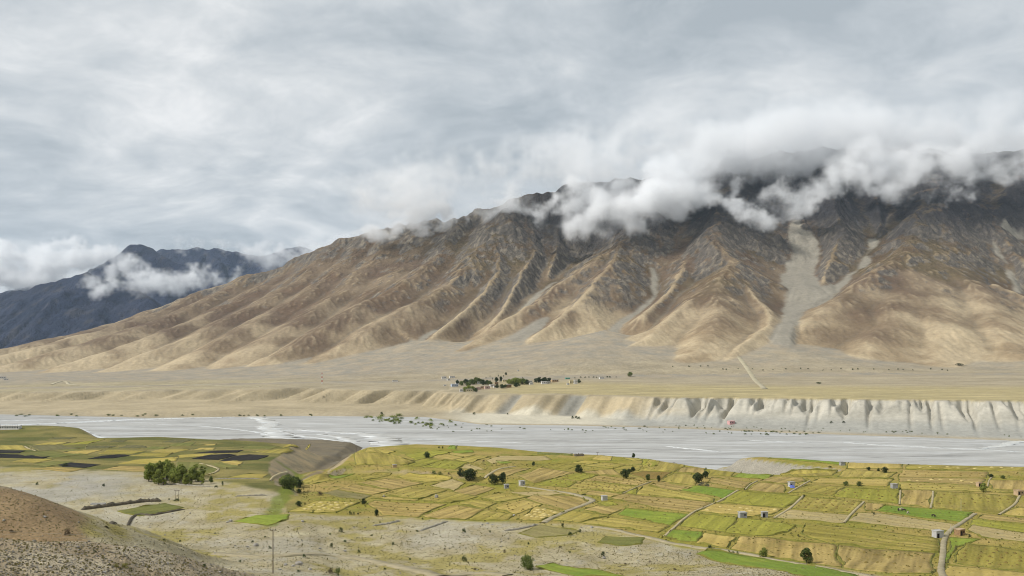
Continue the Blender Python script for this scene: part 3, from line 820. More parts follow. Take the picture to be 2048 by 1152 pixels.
# ------------------------------------------------------------------ fields on the terraces
def crop_material(name, c1, c2, c3, stripes=0.12, spot=0.4):
    m = bpy.data.materials.new(name); m.use_nodes = True
    t = NT(m.node_tree); t.n.clear()
    geo = t.new('ShaderNodeNewGeometry'); tcn = t.new('ShaderNodeTexCoord'); oi = t.new('ShaderNodeObjectInfo')
    pos = geo.outputs['Position']
    a = t.noise(pos, 0.035, 5, 0.6, 0.5); b = t.noise(pos, 0.22, 5, 0.65); c = t.noise(pos, 0.9, 4, 0.65)
    col = t.mix(t.maprange(t.math('ADD', a, t.math('MULTIPLY', t.math('SUBTRACT', oi.outputs['Random'], 0.5), 0.22)), 0.36, 0.64), c1, c2)
    col = t.mix(t.math('MULTIPLY', t.maprange(t.math('ADD', t.math('MULTIPLY', b, 0.6), t.math('MULTIPLY', a, 0.4)), 0.5, 0.66), spot), col, c3)
    mp = t.new('ShaderNodeMapping'); t.link(tcn.outputs['Object'], mp.inputs[0]); mp.inputs['Scale'].default_value = (0.012, 0.24, 0.02)
    s = t.noise(mp.outputs[0], 1.0, 2, 0.6, 0.1)
    k = t.math('MULTIPLY', t.maprange(s, 0.36, 0.64, 1 - 1.3 * stripes, 1 + 1.3 * stripes, smooth=False), t.maprange(c, 0.25, 0.75, 0.74, 1.26, smooth=False))
    k = t.math('MULTIPLY', k, t.maprange(oi.outputs['Random'], 0, 1, 0.9, 1.1, smooth=False))
    col = t.vmath('SCALE', col, scale=k)
    bs = t.new('ShaderNodeBsdfPrincipled'); bs.inputs['Roughness'].default_value = 0.95; bs.inputs['Specular IOR Level'].default_value = 0.1
    t.link(col, bs.inputs['Base Color'])
    bp = t.new('ShaderNodeBump'); bp.inputs['Strength'].default_value = 0.6; bp.inputs['Distance'].default_value = 0.5
    t.link(t.math('ADD', c, t.math('MULTIPLY', s, 0.5)), bp.inputs['Height']); t.link(bp.outputs[0], bs.inputs['Normal'])
    o = t.new('ShaderNodeOutputMaterial'); t.link(bs.outputs[0], o.inputs[0])
    return m

def soft(c, k=0.36):
    return tuple(v * (1 - k) + o * k for v, o in zip(c, (158, 143, 82)))
CROP = {k: crop_material('crop_' + k, alb(*(soft(a) if k != 'black' else a)), alb(*(soft(b) if k != 'black' else b)), alb(*c), st, sp) for k, (a, b, c, st, sp) in {
    'olive': ((156, 146, 64), (172, 154, 84), (130, 132, 48), 0.20, 0.55),
    'tan': ((182, 157, 102), (166, 142, 86), (146, 138, 72), 0.24, 0.5),
    'pale': ((192, 172, 130), (178, 160, 118), (164, 156, 128), 0.12, 0.4),
    'straw': ((200, 177, 104), (188, 164, 92), (166, 152, 74), 0.12, 0.35),
    'yellow': ((190, 174, 90), (178, 160, 80), (154, 148, 58), 0.16, 0.5),
    'lime': ((150, 150, 54), (140, 144, 50), (172, 164, 74), 0.14, 0.5),
    'green': ((98, 138, 40), (122, 148, 46), (158, 164, 66), 0.10, 0.35),
    'dkgreen': ((92, 106, 54), (108, 114, 62), (132, 130, 72), 0.12, 0.4),
    'brown': ((130, 106, 56), (142, 116, 64), (120, 110, 52), 0.08, 0.3),
    'black': ((38, 38, 38), (50, 48, 45), (66, 62, 54), 0.12, 0.4),
    'slate': ((82, 86, 66), (98, 98, 74), (118, 114, 78), 0.10, 0.4),
    'greyolive': ((140, 132, 98), (126, 122, 84), (106, 108, 62), 0.10, 0.5)}.items()}
BORDER_MAT = solid('border_grass', alb(98, 100, 40), alb(132, 126, 58), 0.5)
LEFT_BORDER_MAT = solid('border_turf', alb(104, 104, 56), alb(140, 128, 80), 0.4)

FIELDS = """
yellow 733,898 790,903 775,908 730,905|olive 700,909 770,911 830,922 815,930 715,930|lime 812,910 870,901 908,903 893,907 850,917 832,921|green 895,898 910,891 928,891 912,899|green 903,902 945,901 948,905 910,907
straw 870,912 895,909 928,915 905,920 865,917|straw 900,906 950,910 930,914 898,909|yellow 910,920 950,911 982,912 942,925|lime 808,932 852,918 885,921 840,934|lime 843,934 888,921 937,925 910,939
pale 920,936 938,928 972,940 950,941|pale 972,921 1000,912 1090,912 1105,920 1000,921 985,928|green 992,922 1025,924 1010,928 992,926|tan 970,955 985,939 1060,937 1015,952|olive 600,965 655,949 672,959 622,969
green 657,949 710,947 678,957 670,957|yellow 790,954 818,945 905,954 900,960 850,965|olive 720,955 750,945 785,946 775,952 730,961|tan 715,967 775,957 848,967 810,975 785,980|tan 675,979 710,969 782,981 745,990
greyolive 645,987 672,980 742,992 725,999 680,995|olive 770,990 815,976 892,981 837,999|pale 860,972 905,957 930,967 907,982|tan 902,984 950,970 992,977 950,992|olive 840,1000 895,982 957,994 900,1007
straw 740,997 775,994 837,1000 830,1002|yellow 577,1024 635,1002 718,1005 675,1024 635,1026|tan 735,1007 750,1002 892,1009 847,1027 837,1035 767,1030|tan 842,1032 910,1010 968,1020 930,1040 860,1037|olive 915,1007 950,999 995,1006 970,1017
olive 960,995 1000,986 1055,994 1000,1005|olive 935,1040 972,1021 1030,1030 1015,1040 950,1041|straw 992,1016 1047,1000 1085,1009 1032,1029|straw 1036,1040 1073,1013 1128,1025 1081,1041|tan 1051,997 1068,990 1166,994 1176,1007 1131,1021
pale 1020,985 1108,983 1130,990 1060,993|dkgreen 1073,909 1088,900 1161,905 1146,912 1118,910|straw 1181,920 1206,912 1253,914 1221,922|yellow 1146,926 1168,921 1201,924 1186,929|olive 1083,932 1123,927 1156,931 1136,939 1096,935
tan 1068,967 1036,952 1086,935 1146,946 1111,956|lime 1073,970 1108,957 1156,964 1133,975|lime 1121,956 1156,946 1198,950 1161,962|tan 1173,962 1198,951 1301,965 1276,972|olive 1136,976 1166,963 1276,974 1246,986 1181,980
olive 1168,932 1208,925 1251,930 1226,938|tan 1161,944 1226,939 1241,950 1201,950|yellow 1246,917 1268,916 1286,921 1266,922|green 1273,915 1301,917 1306,920 1288,921|lime 1281,928 1311,919 1351,922 1316,931 1301,935
olive 1226,938 1251,931 1296,935 1276,941|olive 1278,942 1351,926 1368,934 1348,944|brown 1261,949 1286,943 1343,945 1321,959 1296,960|tan 1353,944 1366,935 1411,937 1408,950|olive 1321,962 1348,947 1396,951 1391,972
tan 1298,972 1316,965 1386,976 1358,982|yellow 1273,988 1286,972 1428,997 1426,1004|lime 1253,985 1274,976 1272,989 1262,988|green 1358,980 1396,971 1471,982 1446,997 1428,992|tan 1221,996 1248,988 1426,1006 1386,1026 1308,1015
tan 1166,989 1186,981 1243,989 1221,995|lime 1193,1005 1226,1004 1236,1010 1211,1012|tan 1168,1020 1196,1011 1243,1020 1216,1031|green 1236,1030 1251,1017 1378,1029 1341,1050|yellow 1106,1040 1143,1022 1216,1032 1158,1045
olive 1163,1046 1221,1034 1341,1052 1316,1065|straw 1400,1023 1431,1007 1566,1018 1543,1029 1498,1033|lime 1440,1005 1476,982 1605,993 1570,1016|lime 1358,1052 1391,1027 1476,1035 1451,1065|lime 1450,1066 1482,1036 1592,1050 1575,1064 1535,1072
tan 1416,965 1423,955 1501,965 1488,979|olive 1416,950 1421,939 1481,944 1461,953|green 1463,954 1483,947 1548,950 1531,959|tan 1517,963 1546,954 1605,956 1612,963 1568,968|tan 1494,981 1517,965 1568,970 1571,988
green 1328,1075 1343,1060 1406,1064 1393,1085|straw 1394,1086 1408,1066 1471,1075 1453,1096|tan 1463,1098 1481,1073 1536,1076 1670,1090 1682,1135 1620,1127 1536,1110|tan 1687,1136 1677,1091 1866,1107 1862,1148 1790,1148|olive 1601,1067 1613,1046 1861,1075 1880,1080 1876,1106 1676,1088 1646,1084
olive 1906,1125 1931,1087 2070,1107 2070,1146 1926,1130|straw 1886,1150 1894,1131 2070,1148 2070,1165 1890,1165|green 1893,1127 1901,1075 1961,1078 1936,1086 1911,1095|pale 1936,1060 1946,1050 2070,1070 2070,1090 1966,1075|lime 1941,1050 1948,1039 2070,1052 2070,1068
tan 1956,1037 1966,1029 2070,1040 2070,1050|straw 2003,1029 2036,1015 2070,1018 2070,1036|olive 1866,1016 1869,982 2033,992 2031,1007 1998,1029 1941,1022|tan 1803,1009 1804,980 1863,981 1860,1015|lime 1666,992 1691,976 1796,981 1796,1007
olive 1576,985 1621,970 1688,975 1661,992 1608,986|green 1753,1022 1771,1011 1946,1025 1926,1045 1831,1034|olive 1581,1017 1608,994 1726,1004 1701,1027|tan 1731,1022 1730,1005 1771,1010 1751,1022|pale 1696,1045 1716,1026 1756,1027 1919,1050 1906,1064 1866,1061
pale 1550,1036 1578,1020 1701,1031 1688,1047|straw 1621,965 1641,957 1786,959 1773,973 1711,971|olive 1676,954 1691,941 1793,946 1776,956|straw 1691,938 1716,925 1811,928 1806,938|olive 1811,938 1816,929 2070,934 2070,943
tan 1796,954 1806,940 1976,944 1973,956|tan 1800,964 1797,955 1970,958 1962,971|olive 1801,979 1798,966 1960,973 2030,986|tan 1984,978 1978,960 2070,962 2070,982|green 1536,917 1580,914 1716,921 1691,931 1610,923
olive 1561,947 1606,938 1676,940 1666,952 1586,954|green 1393,1108 1415,1100 1560,1121 1690,1145 1740,1160 1660,1160 1540,1139|green 1071,1133 1106,1127 1191,1140 1250,1153 1160,1153|dkgreen 1196,1085 1211,1074 1288,1076 1281,1088 1246,1092|greyolive 1040,1067 1078,1050 1160,1062 1141,1070 1071,1075
green 469,1043 512,1031 578,1029 574,1040 534,1051|dkgreen 233,1022 331,1007 368,1016 278,1033
"""
LEFT_FIELDS = """
black -20,915 -20,908 35,910 101,913 86,917 49,916|black -20,906 -20,901 51,902 39,906|black 176,917 205,912 246,909 260,912 225,916|black 117,930 141,926 201,930 170,935 125,933|slate 57,891 125,891 160,898 78,902|slate 170,898 174,891 236,892 215,897
slate 234,897 254,891 287,891 297,897|straw 117,907 145,902 205,900 172,909|yellow -20,899 -20,891 43,891 64,900|dkgreen 39,911 98,902 176,909 109,916|dkgreen 68,928 109,922 148,924 94,933|lime 113,891 156,885 211,879 176,888
yellow 64,891 98,885 141,885 109,890|olive 195,909 215,900 293,902 262,909|yellow 234,928 270,920 357,914 352,922 293,928|dkgreen 350,938 356,924 401,925 416,933 383,940|dkgreen 362,948 387,941 418,935 436,938 426,948|black 383,917 414,911 459,909 475,911 436,919
black 436,922 467,913 498,910 539,912 516,919|black 387,906 428,902 487,901 475,905|straw 385,901 401,896 430,896 426,900|straw 395,892 414,889 434,888 428,891|yellow 345,917 362,910 432,907 405,913|dkgreen 420,929 442,925 483,933 452,937
straw 436,924 463,922 487,924 475,932|olive 452,956 487,949 537,948 526,956|yellow 563,897 584,890 620,888 594,895|slate 350,883 350,880 389,879 373,881|slate 94,879 109,875 152,875 137,879|slate 215,885 227,881 254,881 244,885
dkgreen 338,893 348,887 391,885 381,892|slate 322,885 348,879 387,879 365,886|olive 300,905 320,899 380,899 350,906|dkgreen 110,900 150,899 175,901 140,903|olive 260,912 290,906 345,907 330,914|dkgreen 480,897 500,892 560,893 540,899|olive 500,903 540,900 590,903 560,908|olive 20,925 50,918 110,918 70,926
tan 205,940 240,932 300,934 290,944|tan 60,938 110,934 170,938 140,944|dkgreen 290,898 305,893 340,894 325,899
"""

def near_hit(px, py):
    p = G(px, py)
    return p if p is not None else None

FIELD_XY = []   # plan outlines, for heaps and stubble
def make_field(kind, poly, border=True, seed=0):
    rng = random.Random(seed * 7 + 1)
    if kind == 'black':
        my = sum(q[1] for q in poly) / len(poly); poly = [(a, my + (b - my) * 1.2) for a, b in poly]
    pts = [near_hit(a, b) for a, b in poly]
    if any(p is None for p in pts): return None
    pts = np.array(pts)[:, :2]
    # resampled, slightly wandering outline
    out = []
    n = len(pts)
    for i in range(n):
        a, b = pts[i], pts[(i + 1) % n]; L = np.hypot(*(b - a)); m = int(min(26, max(4, L / 5)))
        nrm = np.array([-(b - a)[1], (b - a)[0]]) / (L + 1e-6)
        for k in range(m):
            t = k / m
            q = a + (b - a) * t + nrm * (0.9 * math.sin(2.3 * t * math.pi + seed) * min(1, L / 60) + rng.uniform(-0.25, 0.25))
            out.append(q)
    out = np.array(out); N = len(out); cen = out.mean(0)
    e = np.array([pts[(i + 1) % n] - pts[i] for i in range(n)]); el = np.hypot(e[:, 0], e[:, 1]); w_ = e[np.argmax(el)]
    ang = math.atan2(w_[1], w_[0])
    rings = 9
    V = [cen]
    for r in range(1, rings + 1):
        V += list(cen + (out - cen) * (r / rings))
    V += list(cen + (out - cen) * 1.004)
    V = np.array(V)
    z = near_z(V[:, 0], V[:, 1]) + 0.22 + 0.10 * pnoise(V[:, 0] / 4, V[:, 1] / 4, 77)
    z[-N:] -= 0.7
    Fc = [(0, 1 + k, 1 + (k + 1) % N) for k in range(N)]
    for r in range(rings):
        b0 = 1 + r * N; b1 = b0 + N
        Fc += [(b0 + k, b1 + k, b1 + (k + 1) % N, b0 + (k + 1) % N) for k in range(N)]
    z0 = float(near_z(np.array([cen[0]]), np.array([cen[1]]))[0])
    ca, sa = math.cos(-ang), math.sin(-ang)
    d = V - cen
    L3 = np.stack([d[:, 0] * ca - d[:, 1] * sa, d[:, 0] * sa + d[:, 1] * ca, z - z0], -1)
    me = mesh_from('field', L3, Fc, CROP[kind], True)
    o = put('field', me, (cen[0], cen[1], z0), ang, parent=near_ground)
    FIELD_XY.append((kind, out, pts))
    if border:
        # grassy balk round the field: a low uneven bank
        V2, F2 = [], []
        far = 1.0
        wv = 0.75 if border == 1 else 0.9
        for k in range(N):
            a, b = out[k - 1], out[(k + 1) % N]; tn = (b - a) / (np.hypot(*(b - a)) + 1e-6); nm = np.array([tn[1], -tn[0]])
            h = (0.16 if border == 1 else 0.12) * max(0.0, 1 + 1.2 * rng.uniform(-1, 1)) + (0.5 if rng.random() < 0.12 else 0)
            zc = float(near_z(out[k][0], out[k][1]))
            for off, hh in ((-wv, -0.1), (0, 0.14 + h), (wv, -0.1)):
                q = out[k] + nm * (off + rng.uniform(-0.2, 0.2)); dd = q - cen
                V2.append((dd[0] * ca - dd[1] * sa, dd[0] * sa + dd[1] * ca, zc + hh - z0))
        for k in range(N):
            b0, b1 = 3 * k, 3 * ((k + 1) % N)
            F2 += [(b0, b1, b1 + 1, b0 + 1), (b0 + 1, b1 + 1, b1 + 2, b0 + 2)]
        put('grass_border', mesh_from('grass_border', V2, F2, BORDER_MAT if border == 1 else LEFT_BORDER_MAT), (0, 0, 0), 0, parent=o)
    return o

for s_i, (txt, bd) in enumerate(((FIELDS, 1), (LEFT_FIELDS, 2))):
    for q_i, ent in enumerate(e for ln in txt.strip().splitlines() for e in ln.split('|')):
        kd, *cs = ent.split()
        make_field(kd, [tuple(float(v) for v in c.split(',')) for c in cs], 0 if kd == 'black' else bd, q_i + 100 * s_i)
print('fields', len(FIELD_XY), round(time.time() - T0, 1))

# ------------------------------------------------------------------ tracks, paths, water
TRACK_MAT = solid('track_gravel', alb(178, 166, 136), alb(156, 146, 114), 0.35, bump=0.3)
PATH_MAT = solid('footpath_dust', alb(190, 176, 140), alb(166, 154, 116), 0.4)
_farY = np.linspace(1000, 4700, 2600)
def GF(px, py):
    """where the sight line of a pixel meets the far ground"""
    X = (px - CX) / F * _farY; zr = CZ - (py - HY) / F * _farY
    dz = zr - far_z(X, _farY); k = np.argmax(dz < 0)
    if k == 0: return None
    a, b = dz[k - 1], dz[k]; Y = _farY[k - 1] + (_farY[k] - _farY[k - 1]) * a / (a - b)
    return ((px - CX) / F * Y, Y, CZ - (py - HY) / F * Y)

def catmull(p, m=8):
    p = np.asarray(p, float); q = np.vstack([2 * p[0] - p[1], p, 2 * p[-1] - p[-2]]); out = []
    for i in range(1, len(q) - 2):
        for t in np.linspace(0, 1, m, endpoint=False):
            out.append(0.5 * ((2 * q[i]) + (q[i + 1] - q[i - 1]) * t + (2 * q[i - 1] - 5 * q[i] + 4 * q[i + 1] - q[i + 2]) * t * t + (3 * q[i] - q[i - 1] - 3 * q[i + 1] + q[i + 2]) * t ** 3))
    out.append(p[-1]); return np.array(out)

def ribbon(name, pix, width, mat, hit, zf, lift, kind='structure', wob=0.2, m=8, skirt=0.5):
    pts = [hit(*p) for p in pix]; pts = np.array([p for p in pts if p is not None])
    if len(pts) < 2: return None
    c = catmull(pts[:, :2], m); N = len(c); rng = random.Random(N)
    tn = np.gradient(c, axis=0); tn /= np.hypot(tn[:, 0], tn[:, 1])[:, None]; nm = np.stack([-tn[:, 1], tn[:, 0]], -1)
    wd = np.interp(np.linspace(0, 1, N), np.linspace(0, 1, len(width)), width) if hasattr(width, '__len__') else np.full(N, width)
    cols = []
    for s, dz in ((-0.56, -skirt), (-0.5, 0), (0, 0.04), (0.5, 0), (0.56, -skirt)):
        q = c + nm * (wd * (s + wob * 0.3 * np.array([rng.uniform(-1, 1) for _ in range(N)]) * (abs(s) > 0.4)))[:, None]
        cols.append(np.stack([q[:, 0], q[:, 1], zf(q[:, 0], q[:, 1]) + lift + dz], -1))
    V = np.concatenate(cols); Fc = []
    for a in range(4):
        for k in range(N - 1): Fc.append((a * N + k, (a + 1) * N + k, (a + 1) * N + k + 1, a * N + k + 1))
    return put(name, mesh_from(name, V, Fc, mat, True), kind=kind)

ribbon('farm_track', [(1087, 1046), (1105, 1035), (1135, 1022), (1165, 1011), (1184, 1003), (1180, 998), (1163, 993), (1140, 987), (1100, 981), (1060, 975), (1038, 972)], [3.2, 2.8, 2.8, 3.4, 4.2, 3.0, 2.4, 2.2], TRACK_MAT, G, near_z, 0.32)
ribbon('farm_track', [(1893, 1175), (1882, 1140), (1886, 1105), (1888, 1082), (1898, 1064), (1922, 1047), (1950, 1028)], [2.2, 2.2, 2.0, 1.6], TRACK_MAT, G, near_z, 0.45)
ribbon('farm_track', [(1170, 1052), (1230, 1060), (1300, 1076), (1400, 1096), (1500, 1109), (1620, 1131), (1760, 1157)], 2.8, TRACK_MAT, G, near_z, 0.32)
ribbon('dirt_road', [(430, 1107), (560, 1112), (650, 1110), (720, 1118), (780, 1130), (850, 1145), (880, 1153)], [5.0, 5.5, 6.0, 6.0], TRACK_MAT, G, near_z, 0.36)
ribbon('dirt_road', [(900, 1153), (940, 1148), (980, 1147), (1015, 1151)], 5.0, TRACK_MAT, G, near_z, 0.36)
for pts, wd in [([(1328, 1074), (1360, 1045), (1385, 1026), (1402, 1018), (1440, 1002), (1476, 981)], 2.0), ([(1688, 1046), (1706, 1025), (1728, 1004)], 2.0), ([(1548, 1037), (1580, 1017), (1607, 992)], 2.2),
                ([(1998, 1030), (2028, 1010), (2036, 998), (2042, 988)], 2.0), ([(1861, 1017), (1865, 1000), (1866, 983)], 1.8), ([(1799, 1010), (1800, 995), (1801, 981)], 1.6), ([(1975, 974), (1978, 962), (1984, 954)], 1.4),
                ([(1576, 987), (1600, 973), (1620, 962)], 1.6), ([(1490, 980), (1500, 970), (1515, 962)], 1.2), ([(400, 927), (420, 932), (436, 938), (432, 944), (418, 949)], 2.6), ([(50, 893), (62, 899), (72, 902)], 2.0),
                ([(970, 957), (985, 945), (1000, 938), (1030, 933)], 3.0), ([(540, 962), (556, 950), (575, 944)], 2.5), ([(1245, 988), (1275, 974), (1302, 964)], 1.2)]:
    ribbon('footpath', pts, wd * 0.6, PATH_MAT, G, near_z, 0.42)
FARROAD = solid('far_road', alb(190, 180, 152), alb(174, 164, 136), 0.05)
ribbon('fan_road', [(1478, 714), (1490, 731), (1503, 750), (1516, 766), (1530, 778)], 9.0, FARROAD, GF, far_z, 0.7, m=12)
ribbon('valley_road', [(104, 769), (118, 764), (132, 763), (150, 770), (250, 771), (340, 770), (430, 771), (520, 774)], 7.0, FARROAD, GF, far_z, 0.8, m=14)

def water_material():
    m = bpy.data.materials.new('silty_water'); m.use_nodes = True
    t = NT(m.node_tree); t.n.clear()
    geo = t.new('ShaderNodeNewGeometry')
    mp = t.new('ShaderNodeMapping'); t.link(geo.outputs['Position'], mp.inputs[0]); mp.inputs['Scale'].default_value = (0.03, 0.12, 1)
    n = t.noise(mp.outputs[0], 1.0, 5, 0.6, 0.6)
    bs = t.new('ShaderNodeBsdfPrincipled'); bs.inputs['Roughness'].default_value = 0.22; bs.inputs['IOR'].default_value = 1.33
    t.link(t.mix(t.maprange(n, 0.35, 0.65), alb(216, 219, 217), alb(230, 232, 229)), bs.inputs['Base Color'])
    bp = t.new('ShaderNodeBump'); bp.inputs['Strength'].default_value = 0.25; bp.inputs['Distance'].default_value = 0.3
    t.link(t.noise(geo.outputs['Position'], 0.6, 4, 0.6), bp.inputs['Height']); t.link(bp.outputs[0], bs.inputs['Normal'])
    o = t.new('ShaderNodeOutputMaterial'); t.link(bs.outputs[0], o.inputs[0])
    return m
WATER = water_material()
def RZ(px, py): return plan(px, py, 0.0) + (0.0,)
def rz0(x, y): return 0.25 * fbm(x / 120, y / 60, 3, 1001)
for pts, wd in [([(505, 833), (530, 841), (546, 848), (532, 853), (548, 861), (556, 869), (570, 877), (600, 883)], [14, 16, 15, 17, 24, 22, 18]),
                ([(548, 861), (600, 860), (650, 863), (690, 866), (730, 868), (765, 877), (790, 893), (800, 905)], [8, 9, 11, 14, 22, 24, 22]),
                ([(-60, 850), (40, 849), (120, 846), (200, 842), (300, 838), (380, 836), (470, 834)], [10, 12, 14, 14, 12, 9]),
                ([(640, 869), (672, 873), (700, 880), (715, 887)], [6, 10, 8]), ([(110, 852), (160, 858), (180, 868), (210, 876)], [4, 6, 5]), ([(560, 862), (590, 870), (640, 876), (700, 884)], [5, 7, 6]),
                ([(1680, 884), (1760, 890), (1850, 894), (1960, 899), (2080, 906)], [3, 7, 9, 5]), ([(1960, 897), (2010, 890), (2030, 884), (2080, 880)], [6, 9, 10]), ([(1330, 892), (1380, 897), (1440, 903)], [4, 8, 4]), ([(1480, 880), (1600, 884), (1720, 884)], [3, 5, 3]),
                ([(800, 878), (900, 880), (1000, 884), (1120, 889)], [3, 4, 3]), ([(-80, 841), (60, 840), (200, 838)], [5, 8, 5]), ([(300, 848), (400, 852), (500, 862), (540, 870)], [3, 5, 4])]:
    ribbon('river_channel', pts, [q * 1.4 for q in wd], WATER, RZ, rz0, 0.10, wob=0.9, m=12, skirt=0.14)
print('ways', round(time.time() - T0, 1))

# ------------------------------------------------------------------ trees and shrubs
def leaf_material(name, c1, c2, c3):
    m = bpy.data.materials.new(name); m.use_nodes = True
    t = NT(m.node_tree); t.n.clear()
    geo = t.new('ShaderNodeNewGeometry'); oi = t.new('ShaderNodeObjectInfo')
    col = t.ramp(geo.outputs['Random Per Island'], [(0.0, c1), (0.5, c2), (1.0, c3)])
    col = t.vmath('SCALE', col, scale=t.maprange(oi.outputs['Random'], 0, 1, 0.82, 1.18, smooth=False))
    bs = t.new('ShaderNodeBsdfPrincipled'); bs.inputs['Roughness'].default_value = 0.75; bs.inputs['Specular IOR Level'].default_value = 0.2
    t.link(col, bs.inputs['Base Color'])
    tr = t.new('ShaderNodeBsdfTranslucent'); t.link(col, tr.inputs[0])
    mx = t.new('ShaderNodeMixShader'); mx.inputs[0].default_value = 0.42
    t.link(bs.outputs[0], mx.inputs[1]); t.link(tr.outputs[0], mx.inputs[2])
    o = t.new('ShaderNodeOutputMaterial'); t.link(mx.outputs[0], o.inputs[0])
    return m
def zone(px, py):
    if px < 300 and py > 1075: return 'on the rubble shoulder at lower left'
    if px < 300 and py > 1020: return 'on the brown knoll at the left edge'
    if px < 460 and py < 1020: return 'on the stony plain round the willow grove'
    if px < 460: return 'on the slope below the walled green plot'
    if px < 560: return 'just left of the near power pole'
    if px < 760 and py > 1095: return 'beside the dirt road right of the near pole'
    if px < 760: return 'on the dry slope below the yellow field'
    if px < 1000: return 'on the dry slope below the bare grey plot'
    return 'on the dry slope round the bright green strips'
TONE = {'dark': 'dark', 'mid': 'green', 'bare': 'leafless brown', 'yellow': 'yellow flowering', 'grey': 'grey', 'light': 'pale green'}
LEAF = {'dark': leaf_material('leaf_dark', (0.026, 0.040, 0.014), (0.050, 0.074, 0.025), (0.085, 0.112, 0.038)),
        'mid': leaf_material('leaf_mid', (0.065, 0.090, 0.022), (0.115, 0.150, 0.036), (0.18, 0.22, 0.058)),
        'light': leaf_material('leaf_light', (0.12, 0.15, 0.03), (0.21, 0.25, 0.05), (0.32, 0.35, 0.09)),
        'grove': leaf_material('leaf_grove', (0.15, 0.18, 0.04), (0.25, 0.29, 0.06), (0.36, 0.38, 0.10)),
        'yellow': leaf_material('leaf_yellow', (0.14, 0.14, 0.03), (0.22, 0.21, 0.05), (0.32, 0.29, 0.08)),
        'grey': leaf_material('leaf_grey', (0.075, 0.095, 0.08), (0.12, 0.14, 0.12), (0.17, 0.19, 0.16)),
        'bare': leaf_material('leaf_bare', (0.06, 0.05, 0.032), (0.10, 0.075, 0.045), (0.16, 0.115, 0.07))}
BARK = solid('bark', (0.085, 0.065, 0.048), (0.05, 0.04, 0.03), 2.0)
def tube(V, Fc, p, q, r0, r1, n=5):
    p = np.array(p, float); q = np.array(q, float); d = q - p; d /= np.linalg.norm(d) + 1e-9
    a = np.cross(d, (0, 0, 1.0)); a = a / np.linalg.norm(a) if np.linalg.norm(a) > 1e-3 else np.array((1.0, 0, 0)); b = np.cross(d, a)
    s = len(V)
    for c, r in ((p, r0), (q, r1)):
        for k in range(n):
            t = 2 * math.pi * k / n; V.append(tuple(c + r * (a * math.cos(t) + b * math.sin(t))))
    Fc += [(s + k, s + (k + 1) % n, s + n + (k + 1) % n, s + n + k) for k in range(n)]

def crown_mesh(name, h, w, lo, n, leaf, seed, mat, shape='round', clumps=16):
    """leaf sized faces gathered in clumps through the volume of the crown"""
    rng = random.Random(seed); V, Fc = [], []
    cs = []
    for k in range(clumps):
        zt = rng.random()
        z = lo + (h - lo) * (0.08 + 0.86 * zt)
        if shape == 'round': rad = w * 0.5 * math.sqrt(max(0.05, 1 - (2 * zt - 0.9) ** 2))
        elif shape == 'tall': rad = w * 0.5 * (0.35 + 0.75 * math.sin(math.pi * min(1, 0.18 + 0.8 * (1 - zt)))) 
        else: rad = w * 0.5 * (1 - 0.55 * zt)
        a = rng.uniform(0, 2 * math.pi); q = rad * math.sqrt(rng.uniform(0.1, 1.0)) * 0.8
        cs.append((q * math.cos(a), q * math.sin(a), z, rng.uniform(0.16, 0.30) * w * (0.8 if shape == 'tall' else 1)))
    for k in range(n):
        cx, cy_, cz, cr = cs[rng.randrange(clumps)]
        while True:
            d = np.array([rng.uniform(-1, 1) for _ in range(3)])
            if 0.02 < d @ d < 1: break
        d = d / math.sqrt(d @ d) * (d @ d) ** 0.2
        c = np.array((cx, cy_, cz)) + d * cr * np.array((1, 1, 0.85))
        nrm = d + np.array([rng.uniform(-.7, .7) for _ in range(3)]); nrm /= np.linalg.norm(nrm)
        a = np.cross(nrm, [rng.uniform(-1, 1) for _ in range(3)]); a /= np.linalg.norm(a) + 1e-9; b = np.cross(nrm, a)
        s = leaf * rng.uniform(0.6, 1.3); i = len(V)
        V += [tuple(c - a * s), tuple(c + b * s * 0.55), tuple(c + a * s), tuple(c - b * s * 0.55)]
        Fc.append((i, i + 1, i + 2, i + 3))
    return mesh_from(name, V, Fc, mat)

def trunk_mesh(h, w, lo, seed, stems=1):
    rng = random.Random(seed); V, Fc = [], []
    for s in range(stems):
        a = rng.uniform(0, 6.28); o = 0.12 * w * (stems > 1)
        p = np.array((o * math.cos(a), o * math.sin(a), -0.6)); r = 0.035 * h / math.sqrt(stems)
        top = np.array((p[0] * 2.2, p[1] * 2.2, lo + (h - lo) * 0.35))
        mid = (p + top) / 2 + np.array((rng.uniform(-.04, .04) * h, rng.uniform(-.04, .04) * h, 0))
        tube(V, Fc, p, mid, r * 1.2, r); tube(V, Fc, mid, top, r, r * 0.7)
        for k in range(5):
            b = rng.uniform(0, 6.28); e = top + np.array((math.cos(b) * w * 0.3, math.sin(b) * w * 0.3, (h - lo) * rng.uniform(0.15, 0.5)))
            st = mid + (top - mid) * rng.uniform(0.3, 1.0)
            tube(V, Fc, st, e, r * 0.5, r * 0.15, 4)
    return mesh_from('trunk', V, Fc, BARK)

